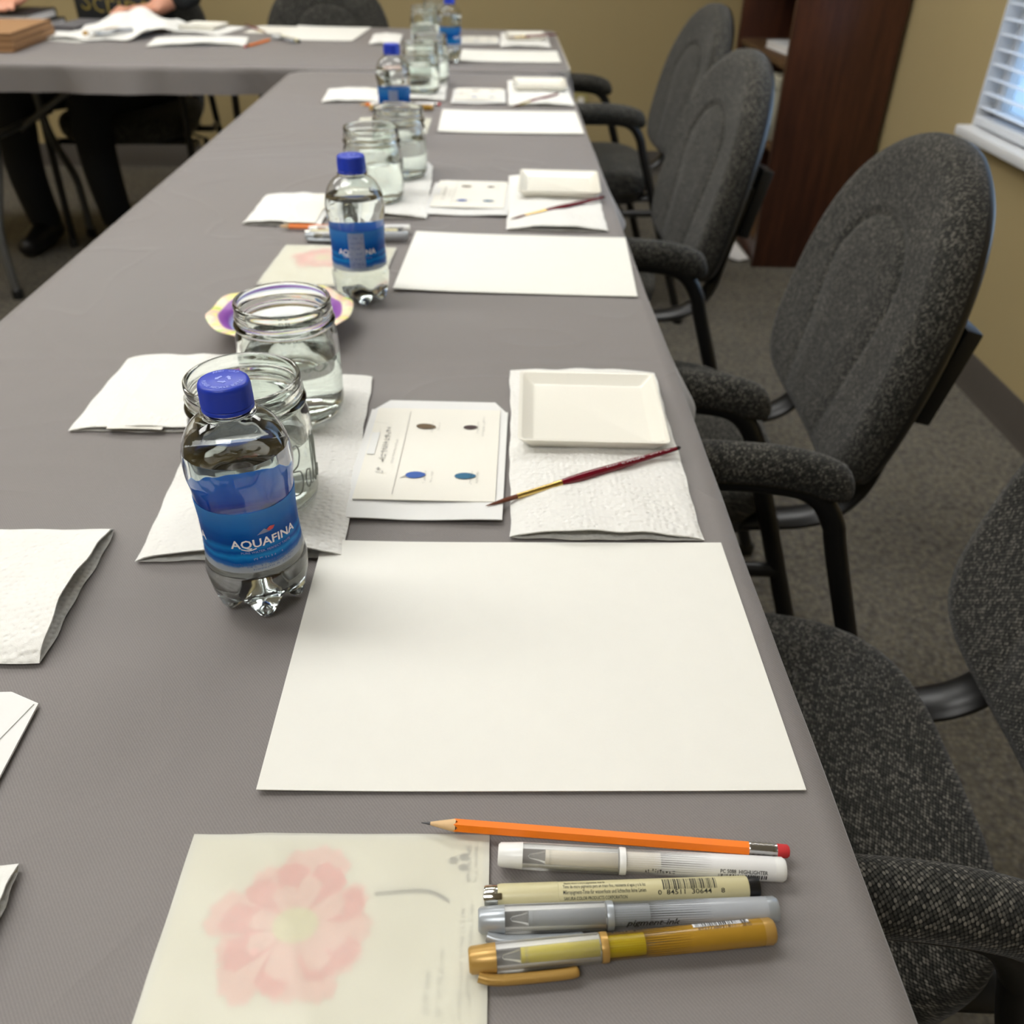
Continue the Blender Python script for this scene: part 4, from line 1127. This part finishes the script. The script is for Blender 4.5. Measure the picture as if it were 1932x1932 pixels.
# ---- paper bowl behind the second jar
bw = [(0, .0010), (.040, .0010), (.044, .002), (.058, .020), (.064, .0255), (.074, .0285), (.0785, .0280), (.0787, .0288), (.074, .0296), (.0635, .0268), (.0572, .0212), (.0432, .0032), (.039, .0022), (0, .0022)]
bo = obj('paper_bowl', *lathe(bw, 96, mod=lambda r, z, a: (r * (1 + (.012 * math.cos(8 * a) if r > .06 else 0)), z + (.0016 * math.cos(8 * a) if r > .06 else 0))), M['plate'], angle=60)
tag(bo, 'colourful paper bowl with purple and green rim behind the second jar', 'bowl'); place(bo, -.2375, .925, 0, .3)

# ================================================================ second place setting
paper_sheet(.0288, 1.168, -.052, 'blank sheet right of the second bottle, second from the camera')
towel(.0925, 1.455, .150, .300, -.02, .004, .002, 21, 'second white towel at the right edge, under a blurred tray and brush')
tray(.1040, 1.522, .0046, -.05, 'white tray on the second towel, behind the second blank sheet')
brush((.020, 1.345, .005), (.1655, 1.449, .009), 'maroon brush lying below the second tray')
envelope_card(-.045, 1.462, -.05, -.0435, 1.482, -.05, 'second envelope, under a blurred leaf card left of the second tray', 'blurred printed card, second from the camera, left of the second tray')
towel(-.187, 1.51, .152, .310, .03, .004, .016, 22, 'turned up towel beneath the second pair of jars')
jar(-.193, 1.440, .6, 'jar directly behind the second bottle', .0052)
jar(-.166, 1.592, 2.6, 'jar at the back of the second pair, nearly hidden', .0052)
bottle(-.163, 1.032, math.radians(-148), 'second water bottle, standing behind the colourful bowl with a pale label panel')
towel(-.318, 1.395, .116, .152, -.02, .003, .002, 23, 'small towel left of the second bottle above a pencil tip')
strip_card(-.290, 1.393, -.03, .0045, 'cream card strip on the small towel left of the second bottle', .046)
packet(-.221, 1.149, -.05, 'pink flower packet partly behind the second bottle')
lay(PENCIL, (-.323, 1.302), (-.135, 1.296), 'orange pencil whose tip shows left of the second bottle', 'pencil')
lay(PENS['white'], (-.270, 1.274), (-.127, 1.286), 'white pen behind the second bottle, nearest its pencil', 'pen', 0, PG)
lay(PENS['beige'], (-.272, 1.260), (-.135, 1.270), 'beige fineliner behind the second bottle', 'pen', 0, PG)
lay(PENS['silver'], (-.270, 1.246), (-.130, 1.254), 'silver pen behind the second bottle, nearest the flower packet', 'pen', 0, PG)

# ================================================================ third place setting
paper_sheet(.028, 2.065, .005, 'blank sheet third from the camera, at the right table edge')
towel(.104, 2.405, .155, .330, .0, .003, .002, 31, 'third white towel near the rounded table end, under a tray')
tray(.1075, 2.465, .0046, .0, 'white tray third from the camera')
brush((.033, 2.205, .005), (.159, 2.366, .009), 'thin maroon brush below the third tray')
envelope_card(-.045, 2.345, .0, -.045, 2.36, .0, 'envelope third from the camera, left of the third tray', 'faint printed card third from the camera, left of the third tray')
towel(-.205, 2.455, .152, .340, .02, .004, .022, 32, 'upturned towel under the third pair of jars')
jar(-.186, 2.37, 1.2, 'jar just right of the third blue bottle cap', .0052)
jar(-.172, 2.525, .3, 'jar at the back of the third pair, near the table end', .0052)
bottle(-.2056, 1.915, math.radians(-150), 'third water bottle, behind the second pair of jars')
towel(-.350, 2.335, .135, .165, .06, .003, .002, 33, 'notched small towel left of the third bottle')
strip_card(-.320, 2.335, .04, .0045, 'cream card strip on the notched towel left of the third bottle', .05)
lay(PENCIL, (-.323, 2.211), (-.134, 2.228), 'orange pencil half hidden by the third bottle', 'pencil')
lay(PENS['white'], (-.290, 2.185), (-.148, 2.196), 'white pen beside the third bottle', 'pen', 0, PG)
lay(PENS['gold'], (-.290, 2.160), (-.150, 2.170), 'gold pen beside the third bottle', 'pen', 0, PG)
packet(-.222, 2.01, .0, 'flower packet peeking out right of the second pair of jars')

# ================================================================ settings on the far table
paper_sheet(.036, 3.012, .0, 'thin looking blank sheet on the far table, right of the far bottle')
towel(.092, 3.37, .165, .34, -.01, .003, .002, 41, 'towel under the tray at the right end of the far table')
tray(.094, 3.40, .0046, .0, 'white tray at the right end of the far table')
brush((.03, 3.30, .017), (.165, 3.36, .019), 'brush resting on the tray at the right end of the far table')
envelope_card(-.060, 3.335, .0, -.060, 3.35, .0, 'envelope right of the far bottle on the far table', 'small printed card right of the far bottle on the far table')
towel(-.375, 3.345, .10, .24, .05, .003, .002, 42, 'small towel left of the far jars on the far table')
towel(-.215, 3.27, .15, .30, .0, .003, .002, 43, 'towel beneath the jars on the far table')
jar(-.232, 3.20, .9, 'jar behind the far bottle, cropped by the top edge', .0052)
jar(-.205, 3.345, 2.2, 'rearmost jar on the far table', .0052)
bottle(-.138, 2.885, math.radians(30), 'water bottle on the far table, its cap cropped by the top edge')
paper_sheet(-.605, 3.48, -.06, 'blank sheet on the far table in front of the empty armchair', .268, .36)
towel(-1.02, 3.50, .20, .22, -.2, .004, .002, 44, 'towel under the tray in front of the empty armchair')
tray(-1.035, 3.535, .0055, -.15, 'white tray on the far table left of the empty armchair')
brush((-.795, 3.44, .004), (-.905, 3.595, .012), 'brush pointing at the viewer beside the empty armchair')
o = tag(obj('note_card', *sheet(.135, .20, .0008, lambda a, b: .0006, 4, 4), M['card']), 'cream card between the far tray and the far blank sheet', 'card'); place(o, -.805, 3.55, 0, -.08)
towel(-.965, 3.215, .30, .20, .16, .007, .003, 45, 'broad flattened towel at the front edge of the far table')
lay(PENCIL, (-.745, 3.285), (-.79, 3.10), 'stub of orange pencil beside the broad far towel', 'pencil')
lay(PENS['silver'], (-.752, 3.335), (-.665, 3.225), 'silver pen lying left of the far blank sheet', 'pen', 0, PG)
lay(PENS['beige'], (-.725, 3.330), (-.640, 3.220), 'beige fineliner lying left of the far blank sheet', 'pen', 0, PG)

# ---- crumpled towel pile with pens in front of the person
def crumple(w, h, seed):
    r = random.Random(seed); ph = [r.uniform(0, 6.28) for _ in range(8)]
    def zf(x, y):
        z = .006 + .004 * math.sin(x * 21 + ph[0]) * math.sin(y * 17 + ph[1]) + .002 * math.sin(x * 47 + y * 31 + ph[2])
        z += .062 * math.exp(-((x - .065) / .055) ** 2 - ((y - .105) / .07) ** 2) + .040 * math.exp(-((x + .03) / .07) ** 2 - ((y - .13) / .05) ** 2) + .018 * math.exp(-((x - .15) / .03) ** 2)
        return max(.0028, z)
    def ed(x, y): return x + .012 * math.sin(y * 40 + ph[3]) * abs(x / w) * 2 + .10 * (y / h) * (x > -1), y + .012 * math.sin(x * 33 + ph[4]) * abs(y / h) * 2
    return sheet(w, h, .0012, zf, 44, 40, ed)
o = tag(obj('paper_towel', *crumple(.33, .36, 5), M['towel'], angle=80), 'crumpled towel heap in front of the seated person', 'paper towel', TG); place(o, -1.290, 3.385, 0, .0)
o = tag(obj('note_paper', *sheet(.20, .22, .0008, lambda a, b: .0004, 8, 8), M['paper']), 'white note paper sticking out from under the crumpled towel heap', 'paper'); place(o, -1.385, 3.30, 0, -.35)
lay(PENS['gold'], (-1.335, 3.228), (-1.275, 3.345), 'gold pen on the crumpled towel heap', 'pen', .012, PG)
lay(PENS['white'], (-1.315, 3.222), (-1.255, 3.345), 'white pen on the crumpled towel heap', 'pen', .012, PG)
lay(PENS['silver'], (-1.290, 3.225), (-1.225, 3.345), 'silver pen on the crumpled towel heap', 'pen', .012, PG)

# ---- chipboard stack, books, folder at the far left
for i in range(6):
    o = tag(empty('chipboard_panel'), ['lowest', 'second lowest', 'third lowest', 'fourth lowest', 'second highest', 'topmost'][i] + ' brown chipboard panel in the stack at the left edge', 'board', 'stacked brown chipboard panels')
    obj('board', *box(-.46, 0, 0, .355, 0, .0078, .0006), M['kraft' if i % 2 == 0 else 'kraft2'], o)
    obj('liner', *box(-.459, -.001, .001, .354, .0078, .0084), M['kraft'], o, smooth=False)
    place(o, -1.428 + random.uniform(-.004, .004), 2.935 + random.uniform(-.003, .003), .001 + i * .0086, .075 + random.uniform(-.008, .008))
for i, (zz, yy, nm) in enumerate(((.0, 3.32, 'black hardback book behind the chipboard stack, lower of two'), (.030, 3.31, 'upper black hardback book with pale page edges, under the hand'))):
    b = tag(empty('hardback_book'), nm, 'book', 'black books at the left of the far table')
    obj('cover', *box(-.30, .0, 0, .23, .0, .004, .001), M['bookblack'], b); obj('cover', *box(-.30, .0, 0, .23, .025, .029, .001), M['bookblack'], b)
    obj('page_block', *box(-.297, -.004, .004, .226, .004, .025), M['pages'], b, smooth=False); obj('spine', *box(-.30, -.0, .226, .231, .0, .029, .001), M['bookblack'], b)
    place(b, -1.535 - i * .01, yy + .02, .0535 if False else .001 + zz, -.03 + .05 * i)
fo = tag(empty('grey_folder'), 'grey folder lying between the black books and the towel heap', 'folder')
obj('cover', *box(-.045, .045, -.11, .11, .012, .015, .001), M['grey_book'], fo); obj('cover', *box(-.045, .045, -.11, .11, .0, .003, .001), M['grey_book'], fo); obj('page_block', *box(-.043, .042, -.108, .108, .003, .012), M['grey_book'], fo, smooth=False)
place(fo, -1.478, 3.545, .001, -.10)
sp = tag(obj('paper_slip', *sheet(.12, .10, .0008, lambda a, b: .0004, 4, 4), M['paper']), 'small white slip lying on the topmost chipboard panel', 'paper'); place(sp, -1.72, 3.19, .0535, .1)

# ---------------------------------------------------------------- the seated person behind the far table
def bake(name, vf, m, parent, voxel, smooth_it=4):
    me = bpy.data.meshes.new(name); me.from_pydata([tuple(p) for p in vf[0]], [], vf[1])
    o = bpy.data.objects.new(name, me); COL.objects.link(o)
    md = o.modifiers.new('r', 'REMESH'); md.mode = 'VOXEL'; md.voxel_size = voxel
    sm = o.modifiers.new('s', 'SMOOTH'); sm.iterations = smooth_it; sm.factor = .5
    bpy.context.view_layer.update()
    me2 = bpy.data.meshes.new_from_object(o.evaluated_get(bpy.context.evaluated_depsgraph_get()))
    bpy.data.objects.remove(o); bpy.data.meshes.remove(me)
    me2.materials.clear(); me2.materials.append(m); me2.name = name
    for p in me2.polygons: p.use_smooth = True
    o = bpy.data.objects.new(name, me2); COL.objects.link(o)
    if parent: o.parent = parent
    return o
def ball(c, rx, ry=None, rz=None, n=16):
    ry = ry or rx; rz = rz or rx; pr = [(math.sin(PI * i / 10), -math.cos(PI * i / 10)) for i in range(11)]; pr[0] = (0, -1); pr[-1] = (0, 1)
    v, f = lathe(pr, n); return [(c[0] + p[0] * rx, c[1] + p[1] * ry, c[2] + p[2] * rz) for p in v], f
def limb(mb, pts, rads, flat=1.0):
    P = catmull(pts, 4); R = []
    for i in range(len(P)):
        u = i / (len(P) - 1) * (len(rads) - 1); k = min(int(u), len(rads) - 2); R.append(rads[k] + (rads[k + 1] - rads[k]) * (u - k))
    mb.add(tube(P, R, 14, flat)); mb.add(ball(P[0], R[0], n=12)); mb.add(ball(P[-1], R[-1], n=12))
per = tag(empty('person', (-1.40, 3.80, 0)), 'person in black shirt with gold lettering seated behind the far table', 'person')
# local frame: +y away from the camera, person faces -y
SH = {1: (.185, .03, 1.14), -1: (-.185, .03, 1.14)}
EL = {1: (.262, -.045, .850), -1: (-.28, -.10, .90)}
WR = {1: (.150, -.105, .785), -1: (-.235, -.335, .835)}
HD = {1: Vector((-.75, -.66, -.02)).normalized(), -1: Vector((.12, -.98, -.10)).normalized()}
body = MB()
HZ = -.062
body.add(ball((0, .04, 1.42 + HZ), .076, .098, .116, 20)); body.add(ball((0, -.012, 1.352 + HZ), .050, .052, .050)); body.add(ball((0, -.058, 1.400 + HZ), .012, .018, .020)); body.add(ball((0, -.050, 1.425 + HZ), .009, .012, .03)); body.add(ball((0, -.045, 1.327 + HZ), .022, .020, .018))
body.add(tube([(0, .06, 1.11), (0, .05, 1.20), (0, .04, 1.30)], [.075, .055, .056], 16))
for s in (-1, 1): body.add(ball((s * .077, .05, 1.41 + HZ), .012, .02, .032))
for s in (-1, 1):
    limb(body, [SH[s], tuple((Vector(SH[s]) + Vector(EL[s])) / 2), EL[s]], [.052, .046, .040])
    limb(body, [EL[s], tuple((Vector(EL[s]) * .6 + Vector(WR[s]) * .4)), WR[s]], [.040, .038, .027])
    w = Vector(WR[s]); d = HD[s]; side = d.cross(Vector((0, 0, 1))).normalized(); upv = side.cross(d).normalized()
    pc = w + d * .055
    body.add(tube([w - d * .005, w + d * .03, w + d * .07, w + d * .095], [.020, .019, .018, .014], 14, 2.1, ref=upv))
    for k, (off, ln) in enumerate(((-.030, .062), (-.010, .074), (.010, .070), (.030, .055))):
        b = w + d * .088 + side * off
        limb(body, [tuple(b), tuple(b + d * ln * .5 + upv * .010), tuple(b + d * ln - upv * .006)], [.0098, .0090, .0076])
    b = w + d * .028 + side * (-.032 * s); limb(body, [tuple(b), tuple(b + d * .03 - side * .022 * s), tuple(b + d * .062 - side * .026 * s)], [.012, .011, .009])
body.add(tube([(0, .05, .50), (0, .05, .62), (0, .02, .80), (0, .03, .98), (0, .05, 1.10), (0, .06, 1.18)], [.10, .105, .10, .105, .10, .05], 20, 1.45, ref=(0, 1, 0)))
for s in (-1, 1):
    limb(body, [(s * .10, .02, .545), (s * .12 - .09, -.20, .545), (s * .13 - .19, -.38, .535)], [.085, .075, .058]); limb(body, [(s * .13 - .19, -.38, .535), (s * .14 - .20, -.39, .30), (s * .14 - .20, -.34, .09)], [.058, .052, .036])
    limb(body, [(s * .14 - .20, -.33, .05), (s * .15 - .20, -.46, .045)], [.04, .034])
bake('body', (body.v, body.f), M['skin'], per, .0065, 5)
sh = MB()
sh.add(tube([(0, .05, .50), (0, .05, .62), (0, .015, .80), (0, .025, .98), (0, .05, 1.12), (0, .06, 1.20)], [.122, .126, .120, .126, .120, .066], 24, 1.5, ref=(0, 1, 0)))
for s in (-1, 1): limb(sh, [(0, .055, 1.145), (s * .10, .045, 1.140), SH[s]], [.085, .082, .066])
for s in (-1, 1):
    m1 = Vector(SH[s]) * .3 + Vector(EL[s]) * .7; limb(sh, [SH[s], tuple((Vector(SH[s]) + m1) / 2), EL[s], tuple(Vector(EL[s]) * .72 + Vector(WR[s]) * .28)], [.066, .064, .058, .053])
so = bake('shirt', (sh.v, sh.f), M['shirt'], per, .010, 5)
lt = text_vf('Script', .110, .25, -.001)
def wrap_shirt(vf): return [(x, -.112 + 1.7 * x * x, z) for x, z, _ in [(p[0] + .005, p[1] + .800 - p[0] * .10, 0) for p in vf[0]]], vf[1]
dsk = [Vector(p) for p in wrap_shirt(lt)[0]]
obj('shirt_lettering', dsk, lt[1], M['gold_ink'], so, smooth=False)
tr = MB()
tr.add(tube([(0, .05, .48), (0, .05, .58)], [.118, .120], 20, 1.42, ref=(0, 1, 0)))
for s in (-1, 1):
    limb(tr, [(s * .10, .02, .545), (s * .12 - .09, -.20, .548), (s * .13 - .19, -.38, .538)], [.098, .086, .070]); limb(tr, [(s * .13 - .19, -.38, .535), (s * .14 - .20, -.39, .30), (s * .14 - .20, -.35, .10)], [.070, .066, .058])
bake('trousers', (tr.v, tr.f), M['trousers'], per, .010, 4)
for s in (-1, 1):
    sm = MB(); limb(sm, [(s * .14 - .20, -.32, .055), (s * .147 - .20, -.42, .05), (s * .152 - .20, -.51, .042)], [.050, .048, .038]); bake('shoe', (sm.v, [tuple(f) for f in sm.f]), M['shoe'], per, .007, 3)
hr = MB(); hr.add(ball((0, .064, 1.450 + HZ), .086, .100, .104, 20)); hr.add(ball((0, .085, 1.37 + HZ), .080, .066, .10, 20)); bake('hair', (hr.v, hr.f), M['hairm'], per, .008, 4)
for s in (-1, 1): obj('eye', *ball((s * .029, -.044, 1.424 + HZ), .010, .008, .008), M['eye'], per)
obj('mouth', *ball((0, -.0585, 1.362 + HZ), .020, .006, .005), M['lips'], per)
